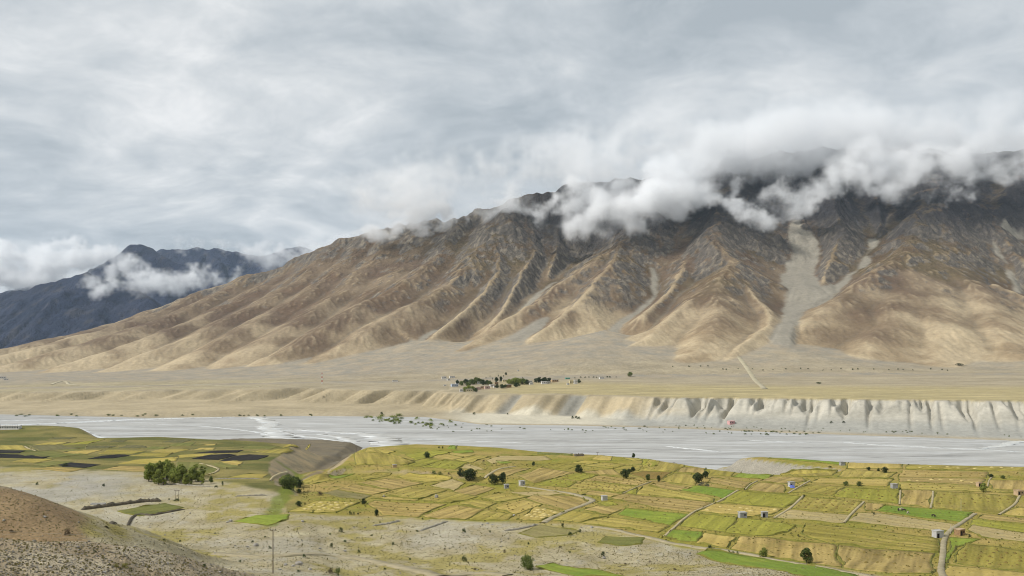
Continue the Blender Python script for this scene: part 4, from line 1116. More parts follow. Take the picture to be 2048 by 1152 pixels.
PROTO = {}
def proto(kind, tone):
    """unit-height tree kinds, three of each"""
    key = (kind, tone)
    if key not in PROTO:
        out = []
        for v in range(3):
            sd = hash((len(kind), ord(tone[0]), v)) % 9999
            if kind == 'round': w, lo, n, lf, sh, cl, st = 1.1, 0.12, 1300, 0.062, 'round', 20, 2
            elif kind == 'lone': w, lo, n, lf, sh, cl, st = 0.78, 0.16, 2000, 0.052, 'round', 24, 1
            elif kind == 'tall': w, lo, n, lf, sh, cl, st = 0.46, 0.08, 1300, 0.042, 'tall', 24, 1
            elif kind == 'thin': w, lo, n, lf, sh, cl, st = 0.6, 0.3, 160, 0.05, 'round', 12, 1
            else: w, lo, n, lf, sh, cl, st = 1.6, 0.0, 420, 0.085, 'bush', 12, 3
            out.append((trunk_mesh(1.0, w, lo, sd + v, st), crown_mesh('crown', 1.0, w, lo, n, lf, sd + 31 * v, LEAF[tone], sh, cl)))
        PROTO[key] = out
    return PROTO[key]

TREE_N = [0]
def tree(hit, px, py, hpx, kind, tone, name, label, cat, group=None, wide=1.0, parts=True):
    p = hit(px, py)
    if p is None: return None
    h = hpx / F * p[1]
    TREE_N[0] += 1
    tm, cm = proto(kind, tone)[TREE_N[0] % 3]
    rz = (TREE_N[0] * 2.399) % 6.283
    e = bpy.data.objects.new(name, None); COL.objects.link(e); e.location = p; e.rotation_euler = (0, 0, rz); e.scale = (h * wide, h * wide, h)
    e['label'] = label; e['category'] = cat
    if group: e['group'] = group
    put('trunk', tm, parent=e); put('crown', cm, parent=e)
    return e
def shrub(hit, px, py, hpx, tone, label, group, wide=1.0, name='shrub'):
    p = hit(px, py)
    if p is None: return None
    h = hpx / F * p[1]; TREE_N[0] += 1
    return put(name, proto('bush', tone)[TREE_N[0] % 3][1], (p[0], p[1], p[2] - 0.05 * h), (TREE_N[0] * 2.399) % 6.283, label=label, cat='shrub', group=group, sc=(h * wide, h * wide, h))

for px, py, h, kd, tn, wd, lb in [
    (854, 916, 11, 'round', 'dark', 1.15, 'round dark tree alone among lime fields near the terrace edge'),
    (938, 961, 23, 'round', 'dark', 1.2, 'broad dark green tree at the end of the sandy bank'),
    (921, 952, 14, 'round', 'dark', 1.0, 'small round tree just left of the broad bank tree'),
    (987, 969, 19, 'round', 'dark', 1.05, 'dense dark tree left of the grey huts on the bend'),
    (1006, 968, 21, 'lone', 'dark', 1.0, 'upright dark tree touching the hut rubble on the bend'),
    (1157, 945, 14, 'round', 'dark', 1.15, 'round dark tree above the dotted lime fields'),
    (1250, 957, 17, 'round', 'dark', 1.0, 'dark tree left of the ploughed brown field'),
    (1258, 947, 9, 'round', 'dark', 1.0, 'small dark tree at the upper corner of the brown field'),
    (1266, 945, 11, 'lone', 'dark', 1.1, 'taller of two small trees above the brown field'),
    (1296, 963, 14, 'lone', 'mid', 0.9, 'sparse grey green tree below the brown field'),
    (1317, 964, 12, 'lone', 'dark', 1.0, 'small dark tree right of the brown field'),
    (1298, 937, 9, 'thin', 'dark', 0.8, 'thin little tree above the brown field'),
    (1267, 916, 9, 'lone', 'dark', 1.0, 'little dark tree on the terrace edge above the river'),
    (1398, 966, 20, 'round', 'dark', 1.0, 'big dark tree standing over grey bushes in mid field'),
    (1411, 957, 14, 'lone', 'dark', 1.1, 'tree just behind the big dark mid field tree'),
    (1412, 944, 9, 'thin', 'mid', 1.0, 'small green tree at the river side corner of a tan field'),
    (1738, 941, 7, 'round', 'dark', 1.2, 'leftmost of three dark bushes on the right terrace'),
    (1757, 943, 6, 'round', 'dark', 1.0, 'smallest middle one of three dark bushes on the right terrace'),
    (1770, 946, 11, 'round', 'dark', 1.1, 'squat block of dark trees, rightmost of three on the right terrace'),
    (1692, 972, 9, 'round', 'mid', 1.1, 'left of two round trees on the dark hedge line'),
    (1719, 972, 9, 'round', 'mid', 1.1, 'right of two round trees on the dark hedge line'),
    (1967, 984, 17, 'lone', 'light', 1.1, 'light green tree in front of the beige hut'),
    (1981, 955, 7, 'round', 'dark', 1.2, 'small dark tree at the head of the short lane'),
    (2007, 957, 6, 'round', 'mid', 1.6, 'low spreading tree near the right edge of the terrace'),
    (1613, 1127, 30, 'lone', 'mid', 1.0, 'lone full green tree beside the lower farm track'),
    (1527, 1115, 18, 'round', 'light', 0.85, 'yellow green tree beside the lower farm track'),
    (1057, 1139, 28, 'round', 'mid', 0.9, 'large round olive willow beside the bright green strip'),
    (422, 967, 14, 'lone', 'mid', 0.7, 'slim pale tree right of the willow grove'),
    (753, 1033, 13, 'lone', 'dark', 0.9, 'slender dark tree on the hedge below the stubble'),
    (727, 1008, 10, 'round', 'dark', 1.1, 'round dark tree at the corner of the yellow field'),
    (597, 1013, 10, 'round', 'dark', 1.1, 'round dark tree beside the green gully'),
    (598, 987, 9, 'round', 'dark', 1.0, 'small tree at the mouth of the bushy gully'),
    (968, 928, 8, 'thin', 'bare', 1.3, 'leafless reddish bush tree beside the sandy patch'),
    (1067, 932, 8, 'round', 'dark', 0.8, 'little dark tree right of the sandy patch')]:
    tree(G, px, py, h, kd, tn, 'tree', lb, 'tree', wide=wd)
_r = random.Random(12)
for i in range(30):   # the willow grove
    t = i / 29.0
    bx = 298 + 108 * t + _r.uniform(-4, 4); by = 950 + 20 * _r.random() + 8 * t * (1 - t)
    by = min(by, 971)
    h = (39 - 13 * t) * _r.uniform(0.78, 1.08) * (0.85 if by > 962 else 1.0)
    tree(G, bx, by, h, 'tall' if i % 3 else 'lone', 'grove' if i % 4 else 'light', 'willow_tree', ('tall bright' if h > 38 else 'middling' if h > 28 else 'short') + ' green willow ' + ('at the left end' if t < 0.3 else 'in the middle' if t < 0.7 else 'at the right end') + (' near side' if by > 962 else ' far side') + ' of the grove', 'tree', 'willows of the grove', wide=_r.uniform(0.9, 1.25))
for px, py, h, tn in [(572, 977, 22, 'mid'), (583, 979, 24, 'mid'), (592, 974, 18, 'mid'), (566, 969, 16, 'light'), (578, 962, 14, 'mid'), (588, 966, 12, 'dark'), (597, 976, 16, 'dark'), (575, 970, 16, 'light')]:
    tree(G, px, py, h, 'round', tn, 'gully_willow', 'bushy willow crowding the gully between the two terraces', 'tree', 'willows in the gully')
for px, py, h, tn, wd in [(868, 949, 7, 'mid', 1.2), (880, 949, 6, 'mid', 1.2), (898, 949, 4, 'bare', 1.0), (1403, 971, 6, 'grey', 1.6), (1415, 972, 5, 'grey', 1.4), (1800, 981, 5, 'dark', 1.0), (1608, 994, 5, 'dark', 1.0), (1748, 1030, 5, 'dark', 0.8), (1420, 1098, 7, 'dark', 1.2), (1458, 1105, 5, 'mid', 0.8),
        (1475, 1107, 5, 'mid', 0.8), (1466, 1106, 4, 'mid', 0.8), (640, 991, 9, 'bare', 0.9), (626, 1026, 5, 'dark', 0.7), (673, 1027, 4, 'dark', 0.7), (701, 1029, 7, 'dark', 0.7), (708, 1029, 5, 'dark', 0.6), (716, 1030, 5, 'dark', 0.6), (845, 1039, 4, 'dark', 0.8), (1939, 1074, 5, 'dark', 0.9), (1660, 936, 4, 'dark', 1.5), (1168, 990, 3, 'dark', 2.0),
        (885, 897, 4, 'dark', 0.9), (878, 897, 4, 'dark', 0.9), (130, 932, 6, 'dark', 1.4), (1125, 1055, 8, 'dark', 0.7), (1140, 1072, 8, 'dark', 0.8), (1160, 1064, 6, 'dark', 0.8), (1206, 1114, 10, 'dark', 0.8), (1057, 1090, 5, 'dark', 0.8)]:
    shrub(G, px, py, h, tn, f"small {TONE[tn]} shrub " + ('on the hedge line below the stubble fields' if px < 860 and py > 1000 else 'under the sandy bank' if px < 900 and py > 940 else 'beside the lower farm track' if 1100 < px < 1500 and py > 1050 else 'under the big dark mid field tree' if 1390 < px < 1420 else 'on the left terrace or beside the gully' if px < 700 else 'on a field border of the right terrace'), 'shrubs on the field borders', wd)
for px, py, h, tn, wd in [(682, 1064, 9, 'dark', 0.8), (663, 1095, 8, 'dark', 0.8), (690, 1085, 5, 'dark', 1.0), (718, 1106, 7, 'dark', 0.7), (786, 1090, 5, 'dark', 1.1), (928, 1067, 10, 'dark', 0.6), (929, 1123, 11, 'dark', 0.8), (1009, 1105, 6, 'bare', 0.7), (676, 1150, 15, 'mid', 0.6), (661, 1147, 12, 'bare', 0.8), (608, 1115, 6, 'dark', 1.0),
        (207, 974, 6, 'dark', 0.9), (74, 970, 6, 'dark', 0.7), (445, 971, 8, 'dark', 0.6), (432, 976, 5, 'dark', 1.2), (353, 1002, 5, 'dark', 1.6), (338, 1000, 3, 'dark', 1.2), (505, 1086, 5, 'dark', 0.8), (760, 1046, 3, 'dark', 1.0), (660, 1070, 4, 'dark', 0.8), (744, 1073, 4, 'dark', 0.8), (835, 1064, 4, 'dark', 0.9), (1140, 1106, 4, 'dark', 0.9), (597, 1145, 5, 'dark', 1.0),
        (540, 1098, 6, 'dark', 0.8), (409, 1134, 6, 'dark', 1.2), (120, 1092, 5, 'bare', 1.2), (190, 1105, 5, 'dark', 1.0), (135, 1068, 10, 'bare', 1.0), (23, 1066, 6, 'bare', 1.0), (250, 1135, 8, 'yellow', 1.5), (232, 1133, 5, 'yellow', 1.6), (480, 1125, 5, 'dark', 1.0), (328, 1081, 4, 'dark', 1.2), (360, 1084, 4, 'dark', 1.0), (890, 1100, 4, 'bare', 1.0), (1120, 1095, 4, 'bare', 1.0), (980, 1065, 4, 'dark', 1.0), (530, 1075, 3, 'dark', 1.2), (430, 1068, 3, 'dark', 1.2),
        (1300, 1125, 4, 'bare', 1.2), (1250, 1130, 4, 'bare', 1.2), (1350, 1140, 4, 'bare', 1.2), (820, 1120, 4, 'dark', 1.2), (770, 1140, 4, 'dark', 1.2), (950, 1140, 4, 'bare', 1.2)]:
    shrub(G, px, py, h, tn, f"{'taller' if h > 7 else 'low'} {TONE[tn]} thorn bush {zone(px, py)}", 'bushes on the stony slope', wd, 'thorn_bush')

# ------------------------------------------------------------------ huts among the fields
CONC = solid('grey_block', alb(178, 178, 176), alb(152, 152, 150), 0.8)
LIGHT = solid('pale_plaster', alb(204, 203, 200), alb(184, 182, 178), 0.6)
MUD = solid('mud_brick', alb(168, 138, 100), alb(136, 108, 78), 0.8)
MUDPALE = solid('pale_mud', alb(204, 178, 146), alb(182, 156, 122), 0.7)
ROOFM = solid('roof_earth', alb(196, 192, 184), alb(168, 164, 156), 0.7)
WHITE = solid('whitewash', alb(232, 230, 224), alb(212, 208, 200), 0.3)
DARKM = solid('dark_opening', (0.012, 0.012, 0.014), (0.02, 0.02, 0.022), 1.0)
BLUEM = solid('blue_tarp', alb(96, 110, 190), alb(120, 132, 200), 0.9)
STONE = solid('rubble_stone', alb(156, 148, 132), alb(120, 112, 98), 0.9, bump=0.6)
TINM = solid('tin_roof', alb(204, 202, 196), alb(184, 182, 176), 0.5, rough=0.45, spec=0.5)
def hut(px, py, wpx, hpx, wall, roof, label, rz=0.35, door=True, window=True, name='field_hut', depth=0.75, base=None):
    p = (base or G)(px, py); s = p[1] / F; w = wpx * s * 0.82; h = hpx * s; d = w * depth
    e = bpy.data.objects.new(name, None); COL.objects.link(e); e.location = (p[0], p[1] + d * 0.4, p[2] + 0.1); e.rotation_euler = (0, 0, rz)
    e['label'] = label; e['category'] = 'hut'; e['group'] = 'small huts among the fields'
    put('wall', mesh_from('wall', *boxes([(0, 0, h / 2 - 0.5, w, d, h + 1.0)]), wall), parent=e)
    put('roof', mesh_from('roof', *boxes([(0, 0, h + 0.12, w + 0.36, d + 0.36, 0.22), (0, -d / 2 + 0.02, h + 0.29, w + 0.30, 0.22, 0.12), (0, d / 2 - 0.02, h + 0.29, w + 0.30, 0.22, 0.12)]), roof), parent=e)
    if door:
        dr = put('door', mesh_from('door', *boxes([(-w * 0.26, -d / 2 - 0.03, min(1.0, h * 0.4), 0.95, 0.10, min(2.0, h * 0.8))]), DARKM), parent=e)
        put('door_frame', mesh_from('door_frame', *boxes([(-w * 0.26 - 0.55, -d / 2 - 0.06, min(1.0, h * 0.4), 0.14, 0.16, min(2.1, h * 0.84)), (-w * 0.26 + 0.55, -d / 2 - 0.06, min(1.0, h * 0.4), 0.14, 0.16, min(2.1, h * 0.84))]), BARK), parent=dr)
    if window:
        put('window', mesh_from('window', *boxes([(w * 0.2, -d / 2 - 0.03, h * 0.58, 0.8, 0.10, 0.7)]), DARKM), parent=e)
    return e
hut(1878, 1076, 22, 13, LIGHT, TINM, 'pale grey hut with a dark doorway beside the farm lane crossing', 0.30, True, False, depth=0.7)
hut(1922, 1071, 21, 11, MUD, MUDPALE, 'brown mud brick hut across the lane from the pale hut', 0.55, True, True)
hut(1486, 1036, 18, 10, CONC, TINM, 'grey block hut at the edge of the straw field', 0.18, False, True)
hut(1530, 1035, 14, 10, CONC, ROOFM, 'blue grey block hut right of the grey hut by the straw field', 0.10, True, False)
h_ = hut(1584, 974, 14, 9, LIGHT, ROOFM, 'small white hut with blue tarpaulin and clutter outside', 0.25, True, False)
p_ = G(1579, 976)
put('tarpaulin', mesh_from('tarpaulin', [(-1.6, -.5, 0), (1.6, -.6, 0), (1.5, .9, 1.5), (-1.5, 1.0, 1.6), (0, -.7, .1), (0, .8, 1.75)], [(0, 4, 5, 3), (4, 1, 2, 5)], BLUEM), (p_[0] + 1.5, p_[1] - 0.6, p_[2] + 0.2), 0.2, label='blue tarpaulin sheet leaning on the small white hut', cat='tarpaulin')
hut(1790, 977, 14, 8, CONC, ROOFM, 'square grey hut beside a dark bush in the middle right fields', 0.12, False, False)
hut(1960, 974, 12, 8, MUDPALE, MUDPALE, 'beige hut half hidden behind the light green tree', 0.3, True, False)
hut(2040, 991, 18, 9, MUDPALE, MUDPALE, 'pinkish beige hut cut by the right edge of the picture', 0.25, True, True)
hut(1209, 1001, 13, 8, LIGHT, TINM, 'small white hut right of the bend in the farm track', 0.3, False, False)
hut(1044, 971, 13, 8, LIGHT, TINM, 'white hut right of the two dark trees on the bend', 0.45, False, True)
hut(1013, 977, 11, 7, CONC, TINM, 'low grey hut below the two dark trees on the bend', 0.25, False, True)
hut(789, 935, 9, 5, MUDPALE, TINM, 'tiny hut at the lip of the sandy bank', 0.3, False, False)
hut(1685, 931, 11, 6, CONC, CONC, 'grey hut above the river bluff at the end of the green strip', 0.2, False, False)
def ruin(px, py, wpx, hpx, label):
    p = G(px, py); s = p[1] / F; w = wpx * s; h = hpx * s; rng = random.Random(3)
    L = []
    for k in range(7):
        x = -w / 2 + w * k / 6
        L.append((x, -w * 0.2, h * 0.35, w / 6 - 0.05, 0.6, h * (0.7 + 0.5 * rng.random()))); L.append((x, w * 0.2, h * 0.4, w / 6 - 0.05, 0.6, h * (0.8 + 0.5 * rng.random())))
    for s_ in (-1, 1): L.append((s_ * (w / 2 - .1), 0.05, h * 0.35, 0.6, w * 0.34, h * 0.9))
    put('stone_ruin', mesh_from('stone_ruin', *boxes(L), STONE), p, 0.25, label=label, cat='ruin')
ruin(1158, 912, 16, 5, 'roofless stone ruin with heaps of rubble near the terrace edge')

# ------------------------------------------------------------------ heaps of cut hay, stones
HAY = [solid('hay_dark', alb(112, 98, 48), alb(138, 120, 64), 1.5), solid('hay_pale', alb(212, 194, 132), alb(196, 176, 112), 1.2)]
def heap_mesh(mat, seed, flat):
    rng = random.Random(seed); V = [(0, 0, 0.9 * flat)]; Fc = []; n = 7
    for r, z in ((0.5, 0.62), (0.9, 0.22), (1.05, -0.25)):
        for k in range(n):
            a = 2 * math.pi * (k + rng.uniform(-.2, .2)) / n; q = r * rng.uniform(0.8, 1.15)
            V.append((q * math.cos(a) * 1.2, q * math.sin(a), z * flat * rng.uniform(0.8, 1.2) if z > 0 else z))
    Fc += [(0, 1 + k, 1 + (k + 1) % n) for k in range(n)]
    for r in range(2): Fc += [(1 + r * n + k, 1 + (r + 1) * n + k, 1 + (r + 1) * n + (k + 1) % n, 1 + r * n + (k + 1) % n) for k in range(n)]
    return mesh_from('hay_heap', V, Fc, mat, True)
HEAPS = [[heap_mesh(HAY[q], 5 * q + v, 1.0 - 0.6 * q) for v in range(3)] for q in range(2)]
_r = random.Random(44)
def scatter(poly, nu, nv, q, size, label, group, name='hay_heap', jit=0.3):
    """rows of heaps across a four-cornered field"""
    a, b, c, d = [np.array(v, float) for v in poly]
    for i in range(nu):
        for j in range(nv):
            u = (i + 0.5 + _r.uniform(-jit, jit)) / nu; v = (j + 0.5 + _r.uniform(-jit, jit)) / nv
            xy = (a * (1 - u) + b * u) * (1 - v) + (d * (1 - u) + c * u) * v
            p = G(*xy)
            if p is None: continue
            put(name, HEAPS[q][_r.randrange(3)], (p[0], p[1], p[2] + 0.2), _r.uniform(0, 6), label=label, cat='hay heap', group=group, sc=size * _r.uniform(0.8, 1.3))
HG = 'dark hay heaps in the fields'
for poly, nu, nv, where in [([(1173, 962), (1198, 951), (1301, 965), (1276, 972)], 3, 9, 'tan field below the ploughed brown one'), ([(1140, 976), (1168, 964), (1272, 975), (1246, 985)], 4, 9, 'olive field above the yellow strip'), ([(1076, 969), (1108, 958), (1154, 964), (1133, 974)], 3, 3, 'lime field right of the white hut'), ([(1906, 1122), (1935, 1090), (2046, 1108), (2046, 1142)], 5, 5, 'olive field at the lower right corner'),
                     ([(1585, 1015), (1610, 996), (1722, 1005), (1700, 1024)], 4, 6, 'olive field above the long pale strip'), ([(1668, 991), (1692, 977), (1794, 982), (1794, 1005)], 3, 5, 'lime field left of the square grey hut lane'), ([(1580, 984), (1622, 971), (1686, 976), (1661, 991)], 3, 3, 'olive field below the two hedge trees'), ([(1870, 1012), (1872, 984), (2030, 993), (2028, 1006)], 3, 7, 'olive field above the bright green strip'), ([(1000, 1016), (1045, 1002), (1080, 1009), (1032, 1027)], 2, 3, 'straw field left of the farm track'),
                     ([(1800, 953), (1808, 941), (1974, 945), (1970, 955)], 2, 8, 'tan field near the far right terrace edge'), ([(1801, 978), (1800, 967), (1956, 973), (1990, 981)], 2, 6, 'olive strip left of the beige hut'), ([(1121, 955), (1156, 947), (1196, 950), (1161, 961)], 2, 3, 'lime field below the round dark tree'), ([(740, 1008), (752, 1004), (886, 1010), (840, 1030)], 2, 4, 'tan field right of the yellow one'), ([(1223, 996), (1250, 989), (1424, 1006), (1386, 1024)], 2, 6, 'long tan field below the yellow strip'), ([(1690, 1133), (1682, 1095), (1860, 1110), (1858, 1144)], 2, 6, 'tan field left of the lower lane')]:
    scatter(poly, nu, nv, 0, 0.62, 'small dark hay heap in the ' + where, HG)
for poly, nu, nv, where in [([(590, 1022), (638, 1004), (712, 1006), (674, 1022)], 4, 5, 'yellow field right of the gully'), ([(1045, 1036), (1075, 1015), (1122, 1026), (1082, 1038)], 4, 4, 'straw field beside the farm track'), ([(1405, 1022), (1433, 1009), (1560, 1019), (1540, 1028)], 2, 4, 'straw field above the two grey huts'), ([(1818, 937), (1822, 930), (2046, 935), (2046, 942)], 1, 8, 'last field before the river'), ([(1800, 963), (1799, 956), (1968, 959), (1960, 970)], 1, 7, 'tan strip left of the beige hut')]:
    scatter(poly, nu, nv, 1, 1.3, 'pale flat straw swath in the ' + where, 'pale straw swaths', 'straw_swath')

def rock_mesh(seed):
    rng = random.Random(seed); import bmesh
    bm = bmesh.new(); bmesh.ops.create_icosphere(bm, subdivisions=2, radius=1.0)
    ph = [np.array([rng.gauss(0, 1) for _ in range(3)]) for _ in range(9)]; ph = [q / np.linalg.norm(q) for q in ph]; of = [rng.uniform(0.55, 0.95) for _ in ph]
    for v in bm.verts:
        c = np.array(v.co)
        for q, o in zip(ph, of):
            e = c @ q
            if e > o: c = c - q * (e - o)
        v.co = c * np.array((1.2, 1.0, 0.8))
    me = bpy.data.meshes.new('boulder'); bm.to_mesh(me); bm.free(); me.materials.append(ROCKMAT); return me
ROCKMAT = solid('boulder_stone', alb(190, 186, 178), alb(142, 136, 126), 0.9, bump=0.5)
ROCKS = [rock_mesh(k) for k in range(4)]
for i, (px, py, r) in enumerate([(598, 1130, 7), (586, 1133, 4), (571, 1131, 4), (461, 1043, 4), (455, 1045, 2.5), (605, 1044, 4), (1183, 1056, 3), (640, 1098, 3), (512, 1092, 5), (495, 1094, 3), (380, 1027, 2), (345, 1028, 2), (90, 1035, 3), (88, 1033, 2), (300, 1055, 2), (690, 1103, 3), (430, 1108, 3), (560, 1140, 3), (620, 1140, 4), (150, 1120, 2),
                               (250, 1112, 2), (60, 1110, 3), (335, 1128, 3), (210, 1145, 3), (100, 1135, 3), (440, 1145, 3), (1030, 1112, 2), (1208, 1117, 3.5), (470, 1092, 2), (330, 1070, 2), (178, 1084, 3), (270, 1094, 2.5), (730, 1056, 2), (975, 1048, 3), (965, 1050, 2.5), (985, 1050, 2), (1028, 1032, 3)]):
    p = G(px, py)
    if p is None: continue
    s = r / F * p[1]
    put('boulder', ROCKS[i % 4], (p[0], p[1], p[2] + 0.35 * s), i * 1.7, label=('large' if r >= 4 else 'small') + ' pale boulder ' + zone(px, py), cat='boulder', group='boulders on the slope', sc=s)
put('cairn', ROCKS[1], (lambda p: (p[0], p[1], p[2] + 1.0))(G(873, 996)), 0.4, label='grey stone cairn standing alone in an olive stubble field', cat='cairn', sc=(1.0, 0.9, 1.9))
put('cairn', ROCKS[2], (lambda p: (p[0], p[1], p[2] + 0.7))(G(768, 995)), 1.4, label='small stone cairn left of the larger one, in tan stubble', cat='cairn', sc=(0.8, 0.7, 1.2))
print('things', round(time.time() - T0, 1))

# ------------------------------------------------------------------ stone banks
def bank(name, pix, h, w, label, mat, cat='wall', seed=1):
    pts = np.array([G(*p) for p in pix]); c = catmull(pts[:, :2], 10); N = len(c); rng = random.Random(seed)
    tn = np.gradient(c, axis=0); tn /= np.hypot(tn[:, 0], tn[:, 1])[:, None]; nm = np.stack([-tn[:, 1], tn[:, 0]], -1)
    V, Fc = [], []
    for k in range(N):
        zc = float(near_z(c[k, 0], c[k, 1])); hh = h * rng.uniform(0.65, 1.2) * min(1, 0.3 + 0.35 * min(k, N - 1 - k))
        for s, z in ((-1, -0.6), (-0.62, 0.6 * hh), (0, hh), (0.6, 0.7 * hh), (1, -0.6)):
            q = c[k] + nm[k] * (s * w * rng.uniform(0.85, 1.15)); V.append((q[0], q[1], zc + z * rng.uniform(0.9, 1.1)))
    for k in range(N - 1):
        for a in range(4): Fc.append((5 * k + a, 5 * (k + 1) + a, 5 * (k + 1) + a + 1, 5 * k + a + 1))
    return put(name, mesh_from(name, V, Fc, mat), label=label, cat=cat)
BANKM = solid('dark_rubble', alb(112, 102, 84), alb(84, 78, 66), 0.8, bump=0.8)
PALEBANK = solid('pale_rubble', alb(176, 170, 154), alb(140, 134, 118), 0.9, bump=0.8)
bank('stone_bank', [(163, 1020), (195, 1016), (240, 1010), (290, 1004), (322, 1003)], 1.9, 1.6, 'dark rubble bank along the top of the walled green plot', BANKM)
bank('stone_bank', [(210, 1054), (260, 1042), (310, 1030), (368, 1019)], 0.9, 1.1, 'low grey bank along the near side of the walled green plot', BANKM, seed=2)
bank('stone_wall', [(470, 1013 - 20), (500, 992), (535, 991)], 0.8, 0.6, 'low dry stone wall below the bushy gully', PALEBANK, seed=3)
bank('stone_wall', [(340, 969), (390, 972), (425, 974)], 0.9, 0.6, 'dry stone wall along the foot of the willow grove', PALEBANK, seed=4)
bank('stone_wall', [(302, 958), (322, 965), (340, 970)], 0.9, 0.7, 'pale stone wall curving round the near corner of the grove', PALEBANK, seed=5)
bank('stone_wall', [(1010, 1062), (1040, 1058), (1075, 1050)], 1.0, 0.9, 'pale rubble wall beside the grey dotted plot', PALEBANK, seed=6)
bank('stone_wall', [(745, 1052), (775, 1048), (800, 1042)], 0.8, 0.8, 'grey rubble wall left of the bare grey plot', PALEBANK, seed=7)
bank('stone_wall', [(840, 1062), (870, 1052), (895, 1043)], 0.8, 0.8, 'grey rubble wall right of the bare grey plot', PALEBANK, seed=8)
bank('stone_wall', [(430, 958), (470, 958), (520, 958)], 0.7, 0.5, 'thin stone wall behind the pale plot right of the grove', PALEBANK, seed=9)
p = G(196, 1009); s = p[1] / F
L = [(0, -1.2, .3, 26 * s, .3, .8), (0, 1.6, .3, 26 * s, .3, .8), (-13 * s, .2, .3, .3, 2.5, .8), (13 * s, .2, .3, .3, 2.5, .8)]
put('water_tank', mesh_from('water_tank', *boxes(L), LIGHT), p, 0.1, label='open rectangular concrete tank above the dark rubble bank', cat='tank')

# ------------------------------------------------------------------ power line
POLE = solid('pole_wood', alb(120, 104, 84), alb(92, 80, 66), 1.0)
PALEPOLE = solid('pole_concrete', alb(206, 200, 188), alb(186, 180, 168), 1.0)
WIRE = solid('wire', alb(196, 190, 172), alb(180, 174, 158), 1.0, rough=0.5)
def pole(px, py, hpx, label, twin=False, mat=POLE, r=0.13, arm=True, base=None):
    p = (base or G)(px, py); h = hpx / F * p[1]
    e = bpy.data.objects.new('utility_pole', None); COL.objects.link(e); e.location = p; e['label'] = label; e['category'] = 'pole'; e['group'] = 'poles of the power lines'
    xs = (-1.0, 1.0) if twin else (0.0,)
    for x in xs:
        V, Fc = [], []; tube(V, Fc, (x, 0, -1), (x, 0, h), r, r * 0.75, 8); put('post', mesh_from('post', V, Fc, mat), parent=e)
    if arm:
        put('crossarm', mesh_from('crossarm', *boxes([(0, 0, h - 0.35, 2.9 if twin else 1.9, 0.14, 0.16)]), mat), parent=e)
        for x in ((-1.3, 0, 1.3) if twin else (-0.8, 0.8)):
            V, Fc = [], []; tube(V, Fc, (x, 0, h - 0.27), (x, 0, h + 0.10), 0.10, 0.07, 6); put('insulator', mesh_from('insulator', V, Fc, DARKM), parent=e)
    return e, h, p
e1, h1, p1 = pole(546, 1147, 89, 'tall wooden power pole in the near stony ground', r=0.16)
pole(354, 1001, 21, 'twin post power pole on the stony plain below the grove', True)
pole(599, 968, 26, 'twin post power pole beside the bushy gully', True)
pole(680, 928, 14, 'single pole on the slope of the dry gully')
pole(713, 906, 13, 'single pole at the terrace corner above the river')
pole(757, 893, 9, 'small pole standing out against the river bed')
pole(1922, 1024, 26, 'thin pale pole above the bright green field', mat=PALEPOLE, r=0.09, arm=False)
pole(1901, 1070, 20, 'thin pale pole between the two lane huts', mat=PALEPOLE, r=0.09, arm=False)
pole(1608, 966, 10, 'thin pale pole by the hut with the blue tarpaulin', mat=PALEPOLE, r=0.09, arm=False)
pole(1348, 933, 9, 'small pole on the terrace edge above the pale river')
pole(1158 + 37, 911, 7, 'small pole right of the stone ruin')
def wire(a, b, sag, label):
    V, Fc = [], []; a = np.array(a); b = np.array(b); last = None
    for k in range(25):
        t = k / 24; q = a + (b - a) * t; q[2] -= 4 * sag * t * (1 - t)
        if last is not None: tube(V, Fc, last, q, 0.022, 0.022, 4)
        last = q
    put('power_line', mesh_from('power_line', V, Fc, WIRE), label=label, cat='wire', group='wires of the near power pole')
top = (p1[0], p1[1], p1[2] + h1)
for k, dx in enumerate((-0.8, 0.8)):
    L_ = P(-420, 1012 + 6 * k, 175); R_ = P(1150, 1262 + 4 * k, 150)
    wire((top[0] + dx, top[1], top[2]), (L_[0], L_[1] + dx, L_[2]), 3.6 + 0.8 * k, 'sagging pale wire running left from the near power pole')
    wire((top[0] + dx, top[1], top[2]), (R_[0], R_[1] + dx, R_[2]), 1.2, 'pale wire running down right from the near power pole')

# ------------------------------------------------------------------ far bank: village, trees, tower
def house(px, py, wpx, hpx, wall, roof, label, rz=0.2, hit=None, win=3, name='village_house'):
    p = (hit or GF)(px, py); s = p[1] / F; w = wpx * s * 1.12; h = hpx * s * 1.2; d = w * 0.7
    e = bpy.data.objects.new(name, None); COL.objects.link(e); e.location = p; e.rotation_euler = (0, 0, rz)
    e['label'] = label; e['category'] = 'house'; e['group'] = 'houses of the village'
    put('wall', mesh_from('wall', *boxes([(0, 0, h / 2 - 1, w, d, h + 2)]), wall), parent=e)
    put('roof', mesh_from('roof', *boxes([(0, 0, h + 0.2, w + 0.6, d + 0.6, 0.4)]), roof), parent=e)
    for k in range(win):
        put('window', mesh_from('window', *boxes([(w * (-0.32 + 0.64 * k / max(1, win - 1)), -d / 2 - 0.04, h * 0.55, w * 0.12, 0.12, h * 0.3)]), DARKM), parent=e)
    return e
TEAL = solid('teal_roof', alb(120, 180, 160), alb(104, 164, 146), 0.2); PINKW = solid('pink_plaster', alb(214, 186, 172), alb(198, 170, 156), 0.2)
CREAM = solid('cream_plaster', alb(216, 204, 164), alb(200, 188, 148), 0.2); GREYW = solid('blue_grey_sheet', alb(196, 204, 214), alb(178, 188, 200), 0.2); RED = solid('pink_paint', alb(224, 178, 174), alb(210, 162, 160), 0.3)
